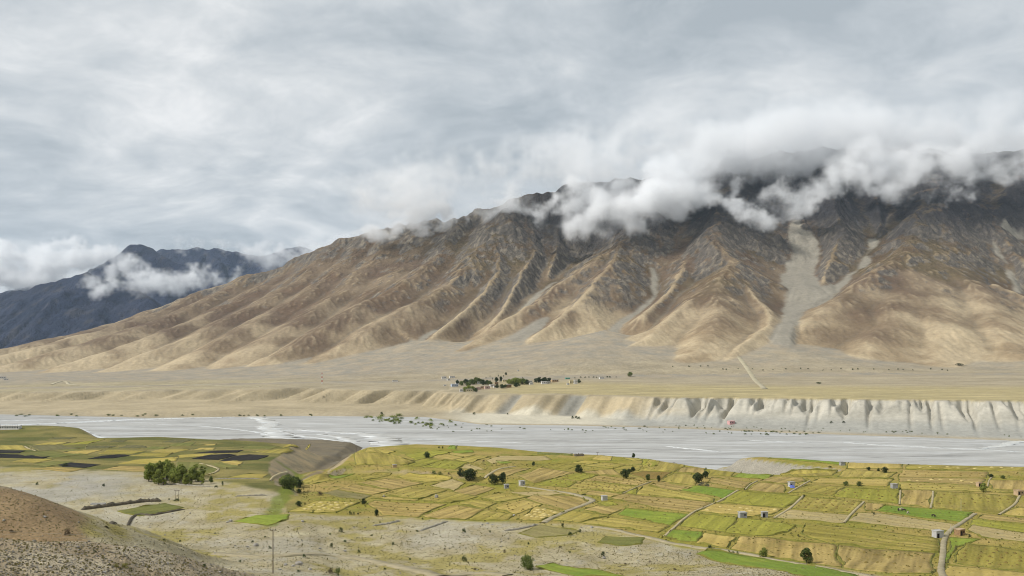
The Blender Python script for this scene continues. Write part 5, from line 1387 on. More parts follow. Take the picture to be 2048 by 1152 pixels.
for px, py, wd, h, a, b, lb in [
    (888, 758, 8, 4, WHITE, ROOFM, 'white house at the upper left tip of the village'), (897, 761, 5, 3, WHITE, ROOFM, 'little white shed below the upper left houses'), (904, 756, 9, 3, WHITE, ROOFM, 'long low white house above the village, right of the first'),
    (909, 773, 12, 4, GREYW, GREYW, 'wide blue grey shed on the left side of the village'), (915, 768, 7, 4, WHITE, ROOFM, 'white house above the blue grey shed'), (890, 772, 5, 2, WHITE, ROOFM, 'lowest little white shed left of the village'),
    (941, 767, 7, 5, WHITE, TEAL, 'white house with pale teal roof between village trees'), (923, 784, 6, 5, WHITE, ROOFM, 'bright white house at the lower left rim of the village'), (938, 783, 12, 4, CREAM, ROOFM, 'cream house with garden trees at the lower rim'),
    (960, 768, 10, 4, WHITE, ROOFM, 'white house behind the central trees'), (970, 766, 7, 4, WHITE, ROOFM, 'second white house behind the central trees'), (957, 780, 7, 5, PINKW, ROOFM, 'pinkish house at the lower centre of the village'), (965, 778, 8, 5, MUDPALE, ROOFM, 'tan mud house beside the pinkish house'),
    (974, 778, 9, 5, PINKW, ROOFM, 'pale pink house right of the tan mud house'), (984, 774, 8, 4, WHITE, ROOFM, 'white house at the foot of the central trees'), (991, 775, 7, 3, WHITE, MUD, 'small white house with brown roof by dark trees'), (993, 769, 6, 4, MUD, ROOFM, 'brown house half hidden by village trees'),
    (1010, 764, 9, 4, CREAM, ROOFM, 'cream house left of the pale grove'), (1017, 775, 9, 5, MUD, ROOFM, 'brown mud house below the pale grove'), (1062, 769, 7, 3, WHITE, ROOFM, 'white hut right of the pale grove'), (1060, 765, 8, 3, WHITE, ROOFM, 'low white shed left of the poplar row'),
    (1088, 768, 10, 4, WHITE, WHITE, 'white crenellated house below the poplar row'), (1109, 764, 12, 4, MUDPALE, ROOFM, 'long tan house right of the poplar row'), (1096, 767, 7, 3, WHITE, ROOFM, 'small white house right of the crenellated one'),
    (1143, 768, 8, 6, CREAM, CREAM, 'tall cream two storey house at the right end of the village'), (1151, 768, 6, 7, WHITE, ROOFM, 'tall white house touching the cream two storey one'), (1136, 770, 4, 3, WHITE, ROOFM, 'tiny white shed below the cream house'),
    (1135, 758, 8, 2, TEAL, TEAL, 'low teal roofed shed above the right end of the village'), (1203, 758, 8, 3, WHITE, ROOFM, 'lone white house right of the village'), (1036, 742, 3, 2, WHITE, ROOFM, 'single white hut on the fan above the village'), (1462, 848, 11, 5, RED, RED, 'small pink building at the foot of the pale bluff'),
    (6, 757, 9, 3, WHITE, ROOFM, 'white house at the far left up the valley'), (12, 760, 7, 2, WHITE, ROOFM, 'second low white house far left up the valley'), (790, 763, 10, 2, WHITE, ROOFM, 'long low white shed left of the village')]:
    house(px, py, wd, h, a, b, lb, rz=0.15 + 0.3 * ((px * 7) % 5) / 5)
# long white building behind the knoll
p = G(14, 860)
def long_house(hit, label):
    e = bpy.data.objects.new('white_building', None); COL.objects.link(e); e.location = (p[0], p[1] + 4, p[2]); e['label'] = label; e['category'] = 'building'
    s = p[1] / F; w = 44 * s; h = 8 * s
    put('wall', mesh_from('wall', *boxes([(0, 0, h / 2 - 1, w, 6, h + 2)]), WHITE), parent=e)
    put('roof', mesh_from('roof', *boxes([(0, 0, h + 0.15, w + 0.5, 6.6, 0.3)]), WHITE), parent=e)
    for k in range(9):
        put('window', mesh_from('window', *boxes([(-w / 2 + w * (k + 0.5) / 9, -3.04, h * 0.62, w * 0.05, 0.12, h * 0.4)]), DARKM), parent=e)
        V, Fc = [], []; tube(V, Fc, (-w / 2 + w * (k + 0.5) / 9, -2.6, h), (-w / 2 + w * (k + 0.5) / 9, -2.6, h + 1.3), 0.16, 0.14, 6); put('roof_post', mesh_from('roof_post', V, Fc, DARKM), parent=e)
long_house(G, 'long white building with posts behind the brown knoll')

VT = 'tree standing among the village houses'
for px, py, h, kd, tn, wd in [(914, 769, 9, 'round', 'dark', 0.7), (924, 771, 9, 'round', 'mid', 1.1), (932, 769, 10, 'round', 'dark', 1.1), (936, 774, 9, 'round', 'mid', 1.2), (945, 769, 11, 'round', 'mid', 1.2), (952, 768, 12, 'round', 'mid', 1.2), (958, 768, 11, 'round', 'mid', 1.1), (966, 770, 10, 'round', 'dark', 1.1), (974, 770, 9, 'round', 'dark', 1.0), (980, 771, 9, 'round', 'mid', 1.0),
                              (930, 783, 9, 'round', 'light', 1.2), (938, 780, 9, 'round', 'light', 1.2), (946, 782, 9, 'round', 'light', 1.1), (952, 784, 8, 'round', 'dark', 1.0), (993, 765, 10, 'lone', 'dark', 1.0), (1002, 764, 10, 'lone', 'dark', 0.9), (994, 776, 7, 'round', 'dark', 1.1), (1004, 777, 8, 'round', 'dark', 1.2), (1010, 776, 7, 'round', 'dark', 1.0), (1033, 774, 8, 'round', 'dark', 1.5),
                              (1018, 768, 9, 'round', 'light', 1.2), (1025, 769, 11, 'round', 'light', 1.3), (1032, 768, 12, 'round', 'light', 1.3), (1040, 769, 11, 'round', 'light', 1.3), (1047, 769, 11, 'round', 'mid', 1.2), (1054, 769, 9, 'round', 'dark', 1.2), (997, 754, 5, 'thin', 'dark', 1.0), (1007, 755, 5, 'thin', 'dark', 1.0), (1012, 750, 5, 'round', 'dark', 0.9), (1000, 758, 5, 'thin', 'dark', 1.0),
                              (985, 760, 5, 'thin', 'dark', 1.0), (962, 762, 4, 'thin', 'dark', 1.5), (972, 758, 4, 'thin', 'dark', 1.5), (980, 755, 4, 'thin', 'dark', 1.5), (1045, 758, 4, 'thin', 'dark', 1.2)]:
    tree(GF, px, py, h, kd, tn, 'village_tree', 'leafy green ' + VT, 'tree', 'trees of the village', wide=wd)
for k in range(11):
    tree(GF, 1070 + 2.9 * k, 765 + (k % 3) * 0.5, 8 + (k * 5 % 4), 'tall', 'dark', 'poplar_tree', 'dark slim poplar in the straight row of the village', 'tree', 'poplar row of the village', wide=1.5)
tree(GF, 1158, 766, 7, 'round', 'dark', 'tree', 'round dark tree right of the tall white house', 'tree')
tree(GF, 1260, 753, 8, 'round', 'mid', 'tree', 'lone round tree on the slope right of the village', 'tree', wide=1.2)
_r = random.Random(9)
for k in range(10): shrub(GF, 1150 + 9 * k + _r.uniform(-3, 3), 757 - 0.2 * k + _r.uniform(-1, 1), _r.uniform(2, 3.5), 'dark', 'tiny bush strung along the slope behind the village', 'bushes behind the village')
for k in range(26): shrub(GF, 1350 + 22 * k + _r.uniform(-10, 10), 741 - 8 * math.sin(k / 26 * 3.1) * 0.2 + _r.uniform(-1.5, 1.5) - (6 if k < 4 else 0), _r.uniform(2, 3.2), 'dark', 'tiny bush strung along the foot of the mountain', 'bushes at the mountain foot')
shrub(GF, 1919, 731, 4, 'dark', 'dark green patch of shrub low on the right mountain', None, 3.5); shrub(GF, 1637, 768, 3.5, 'dark', 'dark green shrub alone on the far straw terrace', None, 3.0)
# scrub on the far shore
def GR(px, py):
    x, y = plan(px, py, 0.3)
    if y > 900:
        q = GF(px, py)
        if q is not None and q[1] < y: return q
    return (x, y, 0.2)
SH = 'low green scrub bush on the far gravel shore'
for k in range(46):
    t = _r.random(); px = 742 + 150 * t + _r.gauss(0, 12); py = 838 + 14 * t + _r.gauss(0, 4)
    shrub(GR, px, max(831, py), _r.uniform(2.5, 5.5), 'light' if k % 3 else 'mid', 'low green willow scrub on the left of the far shore', 'scrub on the left far shore', _r.uniform(1.2, 2.6), 'scrub_bush')
for k in range(60):
    px = _r.uniform(840, 1480); py = 849 + 12 * _r.random() + (px - 840) * 0.010 + _r.gauss(0, 2)
    shrub(GR, px, py, _r.uniform(1.2, 2.4), 'mid', SH, 'scrub on the far shore', _r.uniform(1.0, 2.4), 'scrub_bush')
for k in range(34): shrub(GR, 1455 + 185 * _r.random(), 862 + 8 * _r.random(), _r.uniform(1.4, 2.6), 'mid', 'low olive scrub patch on the gravel below the pale bluff', 'scrub below the pale bluff', _r.uniform(1.2, 3.0), 'scrub_bush')
for k in range(40):
    px = _r.uniform(1350, 2048); shrub(GR, px, 850 + (px - 1348) * 0.033 + _r.gauss(0, 1.6), _r.uniform(1.2, 2.0), 'mid', 'tiny dark bush along the toe of the pale bluff', 'bushes at the toe of the bluff', _r.uniform(1.0, 2.2), 'scrub_bush')
for k in range(26): shrub(GR, _r.uniform(20, 640), 831 + _r.gauss(0, 1.2), _r.uniform(1.4, 2.6), 'mid', 'tiny bush along the far left river bank', 'bushes on the far left bank', _r.uniform(1.5, 3.0), 'scrub_bush')
for px, py, h in [(763, 829, 5), (948, 829, 5), (1145, 837, 5), (1152, 837, 5), (1157, 838, 5), (1015, 829, 3), (1687, 846, 4), (1662, 846, 4)]:
    shrub(GF, px, py, h, 'dark', 'round dark bush below the middle bluff', 'round bushes below the bluffs', 1.0, 'scrub_bush')

# lattice mast on the far slope
q = GF(644, 768); hh = 23 / F * q[1]
e = bpy.data.objects.new('lattice_mast', None); COL.objects.link(e); e.location = q; e['label'] = 'red and white lattice mast on the far slope'; e['category'] = 'mast'
MRED = solid('mast_red', alb(190, 90, 80), alb(170, 78, 70), 0.3)
for k in range(6):
    V, Fc = [], []; z0, z1 = hh * k / 6, hh * (k + 1) / 6; a0, a1 = 1.6 * (1 - 0.12 * k), 1.6 * (1 - 0.12 * (k + 1))
    cs = ((-1, -1), (1, -1), (1, 1), (-1, 1))
    for i, (sx, sy) in enumerate(cs):
        tube(V, Fc, (sx * a0, sy * a0, z0), (sx * a1, sy * a1, z1), 0.16, 0.16, 4)
        nx, ny = cs[(i + 1) % 4]; tube(V, Fc, (sx * a0, sy * a0, z0), (nx * a1, ny * a1, z1), 0.10, 0.10, 4); tube(V, Fc, (sx * a1, sy * a1, z1), (nx * a1, ny * a1, z1), 0.10, 0.10, 4)
    put('mast_section', mesh_from('mast_section', V, Fc, MRED if k % 2 else WHITE), parent=e)

# ------------------------------------------------------------------ cattle on the bright green field
def cow_mesh(mat):
    import bmesh
    me = bpy.data.meshes.new('cow'); 
    vs = [(0, 0, 1.0), (0.35, 0, 1.02), (0.7, 0, 1.0), (-0.4, 0, 1.0), (-0.75, 0, 1.02), (0.95, 0, 0.85), (1.15, 0, 0.5), (1.3, 0, 0.25)]
    ed = [(0, 1), (1, 2), (0, 3), (3, 4), (2, 5), (5, 6), (6, 7)]; rad = [.34, .33, .28, .32, .26, .17, .13, .09]
    for sx, sy in ((0.6, .18), (0.6, -.18), (-0.65, .18), (-0.65, -.18)):
        b = len(vs); hk = -0.10 if sx < 0 else 0.03
        vs += [(sx, sy, .7), (sx + hk, sy, .38), (sx, sy, .0)]; ed += [(2 if sx > 0 else 4, b), (b, b + 1), (b + 1, b + 2)]; rad += [.13, .08, .07]
    b = len(vs); vs += [(-1.0, 0, .95), (-1.06, 0, .5)]; ed += [(4, b), (b, b + 1)]; rad += [.05, .03]
    me.from_pydata(vs, ed, []); o = bpy.data.objects.new('tmp', me); COL.objects.link(o)
    o.modifiers.new('s', 'SKIN'); 
    for k, r in enumerate(rad): me.skin_vertices[0].data[k].radius = (r, r)
    me.skin_vertices[0].data[0].use_root = True
    sb = o.modifiers.new('d', 'SUBSURF'); sb.levels = 1
    dg = bpy.context.evaluated_depsgraph_get(); out = bpy.data.meshes.new_from_object(o.evaluated_get(dg)); out.name = 'cow'
    bpy.data.objects.remove(o); out.materials.clear(); out.materials.append(mat); return out
CW = [cow_mesh(solid('cow_white', alb(226, 216, 200), alb(120, 96, 76), 1.2)), cow_mesh(solid('cow_black', alb(48, 42, 40), alb(66, 56, 50), 1.2))]
for k, (px, py, c, lb) in enumerate([(1803, 1022, 0, 'pale cow grazing in the middle of the bright green field'), (1797, 1023, 1, 'black cow beside the pale cow on the bright green field'), (1808, 1024, 1, 'dark cow right of the pale cow on the bright green field'), (1816, 1029, 0, 'pale cow at the lower edge of the bright green field'), (1867, 1035, 1, 'single dark cow at the right end of the green strip')]):
    p = G(px, py); put('cow', CW[c], (p[0], p[1], p[2] + 0.22), k * 1.3, label=lb, cat='cow', sc=1.15)

# ------------------------------------------------------------------ stones and tufts of the foreground: nobody could count them
def scatter_stuff(name, n, poly_fn, size, mat, shape, seed, label, cat):
    rng = np.random.default_rng(seed)
    px, py = poly_fn(rng, n)
    # back to the ground: interpolate along the sight lines on a coarse table
    cols = np.linspace(-160, 2200, 120); rows = np.linspace(930, 1200, 90); tab = np.full((90, 120), np.nan)
    Yg = np.linspace(80, 900, 600)
    for i, c in enumerate(cols):
        X = (c - CX) / F * Yg; pj = HY + F * (CZ - near_z(X, Yg)) / Yg; m = np.minimum.accumulate(pj)
        k = np.searchsorted(-m, -rows); tab[:, i] = np.where(k < 600, Yg[np.clip(k, 0, 599)], np.nan)
    fx = np.clip((px - cols[0]) / (cols[1] - cols[0]), 0, 118.99); fy = np.clip((py - rows[0]) / (rows[1] - rows[0]), 0, 88.99)
    Y = tab[np.round(fy).astype(int), np.round(fx).astype(int)] * rng.uniform(0.985, 1.015, n)
    ok = ~np.isnan(Y); Y = Y[ok]; px = px[ok]; X = (px - CX) / F * Y; Z = near_z(X, Y)
    N = len(X); s = size(rng, N) * (0.5 + 0.5 * np.clip(Y / 250, 0.3, 1.6))
    if shape == 'stone':
        base = np.array([(1, 0, 0), (-.9, .2, 0), (.1, .9, .05), (0, -1, 0), (.1, .1, .75), (0, 0, -.5)]); tri = np.array([(0, 2, 4), (2, 1, 4), (1, 3, 4), (3, 0, 4), (2, 0, 5), (1, 2, 5), (3, 1, 5), (0, 3, 5)])
    else:
        base = np.array([(-.5, 0, -.1), (.5, .1, -.1), (.7, .2, .55), (0, .3, .8), (-.65, -.1, .5), (0, -.5, -.1), (.1, .6, -.1), (.25, .7, .6), (-.1, 0, .75), (-.2, -.65, .5)]); tri = np.array([(0, 1, 2), (0, 2, 3), (0, 3, 4), (5, 6, 7), (5, 7, 8), (5, 8, 9)])
    a = rng.uniform(0, 6.28, N); ca, sa = np.cos(a), np.sin(a); jit = rng.uniform(0.7, 1.3, (N, len(base), 3))
    b = base[None] * jit * s[:, None, None]
    V = np.stack([b[..., 0] * ca[:, None] - b[..., 1] * sa[:, None] + X[:, None], b[..., 0] * sa[:, None] + b[..., 1] * ca[:, None] + Y[:, None], b[..., 2] + Z[:, None]], -1).reshape(-1, 3)
    T = (tri[None] + (np.arange(N) * len(base))[:, None, None]).reshape(-1, 3).astype(np.int32)
    me = bpy.data.meshes.new(name); me.vertices.add(len(V)); me.vertices.foreach_set('co', V.astype(np.float32).ravel())
    me.loops.add(T.size); me.loops.foreach_set('vertex_index', T.ravel()); me.polygons.add(len(T)); me.polygons.foreach_set('loop_start', (np.arange(len(T)) * 3).astype(np.int32)); me.polygons.foreach_set('loop_total', np.full(len(T), 3, np.int32)); me.update(calc_edges=True)
    me.materials.append(mat)
    put(name, me, label=label, cat=cat, kind='stuff')
STONES = leaf_material('stone_grit', (0.20, 0.18, 0.14), (0.33, 0.30, 0.24), (0.48, 0.45, 0.39))
TUFT = leaf_material('dry_tuft', (0.15, 0.13, 0.055), (0.24, 0.21, 0.09), (0.34, 0.30, 0.15))
def low_slope(rng, n):
    px = rng.uniform(-60, 1750, n); lim = np.interp(px, [-60, 150, 300, 420, 540, 600, 760, 980, 1170, 1300, 1400, 1560, 1740], [945, 950, 972, 985, 1000, 1032, 1040, 1048, 1056, 1082, 1106, 1126, 1150])
    py = lim + (1172 - lim) * rng.uniform(0, 1, n) ** 0.9
    return px, py
def shoulder(rng, n): return rng.uniform(-60, 620, n), 1078 + 90 * rng.uniform(0, 1, n)
scatter_stuff('gravel', 16000, low_slope, lambda r, n: 0.07 + 0.16 * r.random(n) ** 4 + 0.4 * (r.random(n) > 0.996), STONES, 'stone', 3, 'pale loose stones strewn over the foreground slope', 'stones')
scatter_stuff('rubble', 6000, shoulder, lambda r, n: 0.07 + 0.22 * r.random(n) ** 4, STONES, 'stone', 4, 'broken brown rubble on the near shoulder at lower left', 'stones')
scatter_stuff('dry_grass', 20000, low_slope, lambda r, n: 0.12 + 0.24 * r.random(n) ** 3, TUFT, 'tuft', 5, 'dry yellow grass tufts between the stones', 'grass')
def farm(rng, n):
    px = rng.uniform(600, 2060, n); lo = np.interp(px, [600, 735, 830, 1100, 1300, 1440, 1700, 2060], [972, 910, 892, 903, 922, 948, 945, 940]); hi = np.interp(px, [600, 760, 980, 1170, 1300, 1400, 1560, 1740, 2060], [1018, 1030, 1040, 1048, 1074, 1094, 1112, 1150, 1170])
    return px, lo + (hi - lo) * rng.uniform(0, 1, n)
GTUFT = leaf_material('field_weed', (0.12, 0.12, 0.03), (0.20, 0.18, 0.055), (0.28, 0.24, 0.09))
scatter_stuff('field_grass', 9000, farm, lambda r, n: 0.22 + 0.40 * r.random(n) ** 3, GTUFT, 'tuft', 6, 'tufts of grass and weed over the farmed terrace', 'grass')
print('more', round(time.time() - T0, 1))

# ------------------------------------------------------------------ clouds lying against the mountain wall
def vnoise3(shape, period, rng):
    """smooth value noise on a grid, -1..1"""
    dims = [max(2, int(math.ceil((n - 1) / p)) + 2) for n, p in zip(shape, period)]
    A = rng.uniform(-1, 1, dims).astype(np.float32)
    for ax, (n, p) in enumerate(zip(shape, period)):
        t = np.arange(n) / p; k = t.astype(int); f = (t - k).astype(np.float32); f = f * f * (3 - 2 * f)
        sh = [1, 1, 1]; sh[ax] = n; f = f.reshape(sh)
        A = np.take(A, k, axis=ax) * (1 - f) + np.take(A, k + 1, axis=ax) * f
    return A

def cloud_material(name, dens):
    m = bpy.data.materials.new(name); m.use_nodes = True
    t = NT(m.node_tree); t.n.clear()
    pv = t.new('ShaderNodeVolumePrincipled')
    pv.inputs['Color'].default_value = (0.958, 0.966, 0.975, 1); pv.inputs['Density'].default_value = dens
    pv.inputs['Density Attribute'].default_value = 'density'; pv.inputs['Anisotropy'].default_value = 0.0
    o = t.new('ShaderNodeOutputMaterial'); t.link(pv.outputs[0], o.inputs['Volume'])
    return m

def make_cloud(name, lo, hi, vox, puffs, dens, seed, label, grain, edge=0.55, veil=None, fade=None):
    """puffs: (x, y, z, radius, flatten) in metres; the density is worked out on a lattice and handed to a volume"""
    rng = np.random.default_rng(seed)
    res = [int(round((hi[k] - lo[k]) / vox)) + 1 for k in range(3)]
    ax = [np.linspace(lo[k], hi[k], res[k]).astype(np.float32) for k in range(3)]
    Fd = np.zeros(res, np.float32)
    for x, y, z, r, fl, wt in puffs:
        rr = (r * 1.4, r * 1.4, r * fl * 1.4)
        sl = []
        for k, (c, q) in enumerate(zip((x, y, z), rr)):
            a = max(0, int((c - q - lo[k]) / vox)); b = min(res[k], int((c + q - lo[k]) / vox) + 2)
            sl.append(slice(a, b))
        if any(s.stop <= s.start for s in sl): continue
        d2 = ((ax[0][sl[0]] - x) / rr[0])[:, None, None] ** 2 + ((ax[1][sl[1]] - y) / rr[1])[None, :, None] ** 2 + ((ax[2][sl[2]] - z) / rr[2])[None, None, :] ** 2
        f = np.clip(1 - d2, 0, 1); f = wt * f * f * (3 - 2 * f)
        Fd[tuple(sl)] = 1 - (1 - Fd[tuple(sl)]) * (1 - f)
    if veil is not None: Fd = np.maximum(Fd, veil(*np.meshgrid(*ax, indexing='ij')).astype(np.float32))
    # tear the round puffs: the field is looked up through a turbulent displacement
    idx = np.meshgrid(*[np.arange(q) for q in res], indexing='ij')
    for amp_, per_ in ((0.50 * grain, 0.9 * grain), (0.22 * grain, 0.34 * grain), (0.08 * grain, 0.13 * grain)):
        jd = []
        for k in range(3):
            v = vnoise3(res, [per_ / vox] * 3, rng) * (amp_ / vox) * (0.7 if k == 2 else 1.0)
            jd.append(np.clip(idx[k] + v, 0, res[k] - 1).astype(np.int32))
        Fd = Fd[tuple(jd)]
    N = np.zeros(res, np.float32); amp = 1.0; tot = 0; per = grain / vox
    while per > 1.5:
        v = vnoise3(res, (per, per, per * 0.8), rng)
        N += amp * (1 - 2.2 * np.abs(v)); tot += amp
        amp *= 0.72; per /= 2.0
    N /= tot
    D = np.clip((Fd - 0.40 + edge * N) * 1.05, 0, 1) ** 2.0 * (Fd > 0.015)
    if fade is not None: D *= fade(*np.meshgrid(*ax, indexing='ij')).astype(np.float32)
    D[0] = D[-1] = 0; D[:, 0] = D[:, -1] = 0; D[:, :, 0] = D[:, :, -1] = 0
    n = D.size
    me = bpy.data.meshes.new(name); me.vertices.add(n)
    G3 = np.stack(np.meshgrid(*ax, indexing='ij'), -1).reshape(-1, 3)
    me.vertices.foreach_set('co', G3.ravel().astype(np.float32))
    a = me.attributes.new('dens', 'FLOAT', 'POINT'); a.data.foreach_set('value', D.ravel())
    mat = cloud_material(name, dens); me.materials.append(mat)
    o = bpy.data.objects.new(name, me); COL.objects.link(o)
    ng = bpy.data.node_groups.new(name, 'GeometryNodeTree')
    ng.interface.new_socket('Geometry', in_out='INPUT', socket_type='NodeSocketGeometry')
    ng.interface.new_socket('Geometry', in_out='OUTPUT', socket_type='NodeSocketGeometry')
    gi = ng.nodes.new('NodeGroupInput'); go = ng.nodes.new('NodeGroupOutput')
    pos = ng.nodes.new('GeometryNodeInputPosition'); sp = ng.nodes.new('ShaderNodeSeparateXYZ'); ng.links.new(pos.outputs[0], sp.inputs[0])
    def M(op, p, q):
        nd = ng.nodes.new('ShaderNodeMath'); nd.operation = op
        for s, v in zip(nd.inputs, (p, q)):
            if isinstance(v, (int, float)): s.default_value = v
            else: ng.links.new(v, s)
        return nd.outputs[0]
    ii = []
    for k in range(3):
        f = M('ADD', M('MULTIPLY', M('SUBTRACT', sp.outputs[k], float(lo[k])), (res[k] - 1) / (hi[k] - lo[k])), 0.5)
        nd = ng.nodes.new('ShaderNodeMath'); nd.operation = 'FLOOR'; ng.links.new(f, nd.inputs[0])
        ii.append(M('MAXIMUM', M('MINIMUM', nd.outputs[0], float(res[k] - 1)), 0.0))
    fi = ng.nodes.new('FunctionNodeFloatToInt')   # exact up to 2^24 lattice points
    ng.links.new(M('ADD', M('ADD', M('MULTIPLY', ii[0], float(res[1] * res[2])), M('MULTIPLY', ii[1], float(res[2]))), ii[2]), fi.inputs[0])
    at = ng.nodes.new('GeometryNodeInputNamedAttribute'); at.data_type = 'FLOAT'; at.inputs['Name'].default_value = 'dens'
    si = ng.nodes.new('GeometryNodeSampleIndex'); si.data_type = 'FLOAT'; si.domain = 'POINT'; si.clamp = True
    ng.links.new(gi.outputs[0], si.inputs['Geometry']); ng.links.new(at.outputs[0], si.inputs['Value']); ng.links.new(fi.outputs[0], si.inputs['Index'])
    vc = ng.nodes.new('GeometryNodeVolumeCube')
    ng.links.new(si.outputs[0], vc.inputs['Density'])
    vc.inputs['Min'].default_value = lo; vc.inputs['Max'].default_value = hi
    for k, s in enumerate(('Resolution X', 'Resolution Y', 'Resolution Z')): vc.inputs[s].default_value = res[k]
    sm = ng.nodes.new('GeometryNodeSetMaterial'); sm.inputs['Material'].default_value = mat
    ng.links.new(vc.outputs[0], sm.inputs[0]); ng.links.new(sm.outputs[0], go.inputs[0])
    md = o.modifiers.new('volume', 'NODES'); md.node_group = ng
    o['kind'] = 'stuff'; o['label'] = label; o['category'] = 'cloud'
    return o

def puffs_from(rows, seed, jitter=0.35, n=5):
    """rows: (px, py, radius px, distance) -> clusters of round puffs"""
    rng = random.Random(seed); out = []
    for px, py, r, Y in rows:
        R_ = r / F * Y
        x, y, z = P(px, py, Y)
        wt = float(np.interp(py, [220, 330, 390], [0.54, 0.76, 1.0])) if Y < 5000 else 0.95
        out.append((x, y, z, R_, 0.8 if Y < 5000 else 0.6, wt))
        for _ in range(n):
            a = rng.uniform(0, 2 * math.pi); q = rng.uniform(0.5, 1.05) * R_
            out.append((x + q * math.cos(a), y + rng.uniform(-0.5, 0.6) * R_, z + q * math.sin(a) * 0.7, R_ * rng.uniform(0.35, 0.65), rng.uniform(0.7, 0.95), wt))
    return out

BANK = [  # the long roll of cloud from lower left to upper right
    (1128, 452, 26, 3330), (1165, 448, 32, 3330), (1205, 440, 38, 3340), (1250, 430, 42, 3350), (1290, 438, 34, 3340), (1330, 420, 44, 3400), (1372, 392, 56, 3450), (1395, 350, 60, 3550),
    (1430, 310, 64, 3650), (1490, 290, 66, 3700), (1560, 282, 64, 3750), (1630, 275, 64, 3780), (1700, 262, 64, 3800), (1300, 395, 34, 3480), (1250, 395, 30, 3520), (1205, 405, 26, 3520),
    (1420, 405, 34, 3420), (1450, 430, 20, 3350), (1490, 430, 24, 3350), (1520, 440, 16, 3320), (1480, 375, 30, 3560), (1165, 410, 26, 3560), (1130, 405, 22, 3600), (1085, 418, 24, 3600), (1055, 455, 18, 3480), (1075, 440, 16, 3480),
    (1100, 390, 26, 3760), (1150, 380, 30, 3760), (1220, 370, 32, 3760), (1285, 378, 26, 3700),
]
BANK2 = [  # the second roll to the right of the dark wedge
    (1560, 408, 26, 3400), (1600, 412, 30, 3400), (1640, 400, 32, 3400), (1672, 372, 34, 3450), (1700, 345, 40, 3500), (1745, 330, 46, 3500), (1740, 375, 24, 3420), (1790, 330, 44, 3500), (1800, 372, 26, 3420), (1840, 350, 40, 3460), (1850, 385, 22, 3400),
    (1890, 340, 44, 3500), (1905, 375, 24, 3420), (1940, 345, 38, 3480), (1985, 370, 26, 3400), (2010, 350, 40, 3450), (2040, 330, 40, 3500), (2090, 340, 44, 3480), (2150, 345, 50, 3480), (2220, 350, 60, 3460), (2300, 350, 70, 3460),
    (1760, 275, 56, 3700), (1830, 250, 64, 3700), (1900, 230, 70, 3700), (1980, 225, 80, 3700), (2060, 215, 84, 3700), (2160, 215, 90, 3700), (2270, 230, 90, 3700),
]
WISPS = [(750, 486, 22, 3900), (775, 492, 24, 3880), (800, 484, 18, 3900), (845, 478, 22, 3850), (870, 484, 18, 3850), (905, 462, 18, 3800), (830, 455, 22, 3980), (930, 440, 18, 3850), (965, 428, 20, 3800), (1000, 415, 18, 3780), (880, 446, 22, 3950), (790, 460, 16, 4020), (720, 478, 14, 4050), (690, 480, 12, 4080), (628, 515, 9, 4150), (1030, 410, 18, 3750)]
def bank_veil(x, y, z):
    """thin stratus over the crest line that thickens upwards and runs out towards the open sky"""
    px = CX + F * x / y; py = HY + F * (CZ - z) / y
    lim = np.interp(px, [500, 690, 830, 1000, 1120, 1330, 1400, 1500, 1650, 1750, 1900, 2050, 2400], [470, 472, 440, 405, 372, 335, 345, 330, 300, 300, 330, 335, 330])
    f = sstep(lim - py, -22, 30) * (1 - sstep(lim - py, 60, 150))
    return (0.44 + 0.22 * sstep(px, 1500, 1700)) * f * sstep(y, 3560, 3700) * sstep(px, 640, 760)
make_cloud('cloud', (-1250.0, 3050.0, 400.0), (2900.0, 4050.0, 1330.0), 8.5, puffs_from(BANK + BANK2 + WISPS, 5), 0.025, 11, 'long rolls of grey white cloud lying against the upper mountain wall', 230.0, 0.85, bank_veil, lambda x, y, z: np.interp(HY + F * (CZ - z) / y, [170, 250, 320, 370], [0.0, 0.40, 0.70, 1.0]))
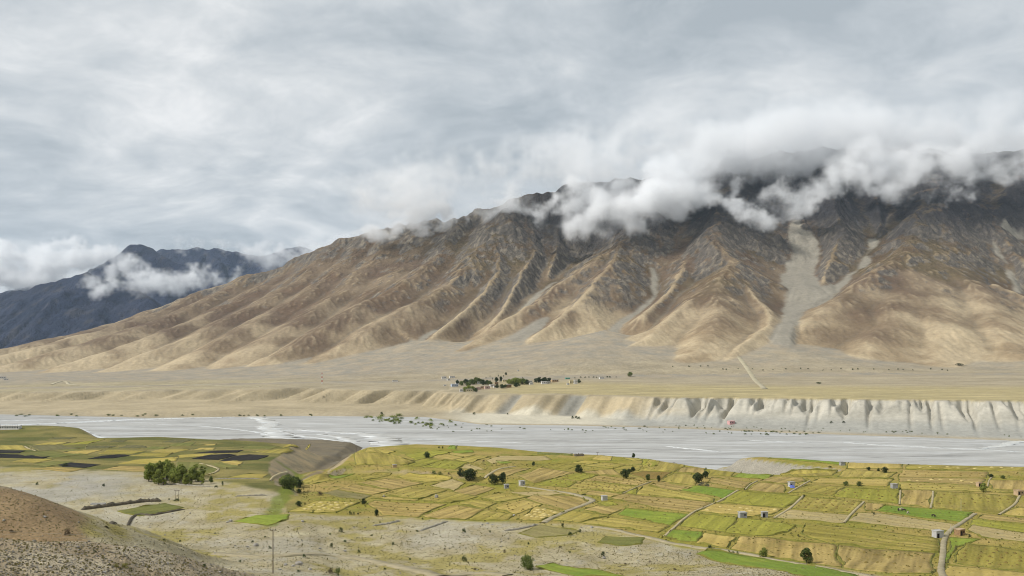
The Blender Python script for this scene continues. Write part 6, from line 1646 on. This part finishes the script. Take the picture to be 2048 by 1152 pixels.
LEFTC = [(170, 574, 18, 7050), (200, 576, 22, 6880), (240, 574, 24, 6850), (280, 574, 26, 6850), (320, 575, 24, 6850), (360, 571, 22, 6900), (395, 566, 18, 6950), (430, 562, 15, 7000), (455, 566, 11, 7000), (215, 548, 22, 7300), (245, 538, 22, 7400), (372, 545, 16, 7300), (405, 550, 14, 7300), (330, 552, 12, 7300), (275, 552, 18, 7300),
         (-60, 560, 44, 7900), (0, 560, 40, 7900), (50, 562, 36, 7900), (100, 550, 36, 7900), (20, 525, 36, 7950), (80, 528, 34, 7950), (140, 528, 30, 7900), (180, 522, 26, 7900), (212, 520, 22, 7850), (150, 505, 24, 7950), (100, 505, 28, 8000), (-40, 515, 44, 8000)]
RIGHTC = [(500, 522, 24, 10000), (540, 528, 24, 9950), (575, 528, 22, 9950), (605, 516, 22, 10000), (630, 506, 18, 10050), (560, 506, 20, 10100), (480, 505, 18, 10100), (440, 492, 16, 10150), (380, 500, 15, 10150), (350, 496, 13, 10200), (520, 495, 22, 10200), (600, 490, 20, 10200), (660, 495, 24, 10200), (470, 545, 10, 9900)]
make_cloud('cloud', (-5400.0, 6700.0, 420.0), (-2000.0, 8400.0, 1240.0), 21.0, puffs_from(LEFTC, 6), 0.017, 12, 'white cloud bank wrapped round the dark distant peaks at far left', 150.0, 0.55)
make_cloud('cloud', (-4400.0, 9500.0, 800.0), (-1700.0, 10600.0, 1640.0), 26.0, puffs_from(RIGHTC, 7), 0.008, 13, 'torn white cloud over the farthest blue ridge left of the main slope', 200.0, 0.55)
# ------------------------------------------------------------------ thin mountain air
hb = boxes([(0, 6900, 960, 30000, 14600, 1950)])
hm = bpy.data.materials.new('haze'); hm.use_nodes = True
t_ = NT(hm.node_tree); t_.n.clear()
pv = t_.new('ShaderNodeVolumePrincipled'); pv.inputs['Color'].default_value = (0.62, 0.80, 1.0, 1); pv.inputs['Density'].default_value = 1.35e-5; pv.inputs['Density Attribute'].default_value = ''
o_ = t_.new('ShaderNodeOutputMaterial'); t_.link(pv.outputs[0], o_.inputs['Volume'])
HAZE = True
if HAZE: put('haze', mesh_from('haze', *hb, hm), kind='stuff', label='thin blue mountain air over the whole valley', cat='haze')
print('cloud', round(time.time() - T0, 1))
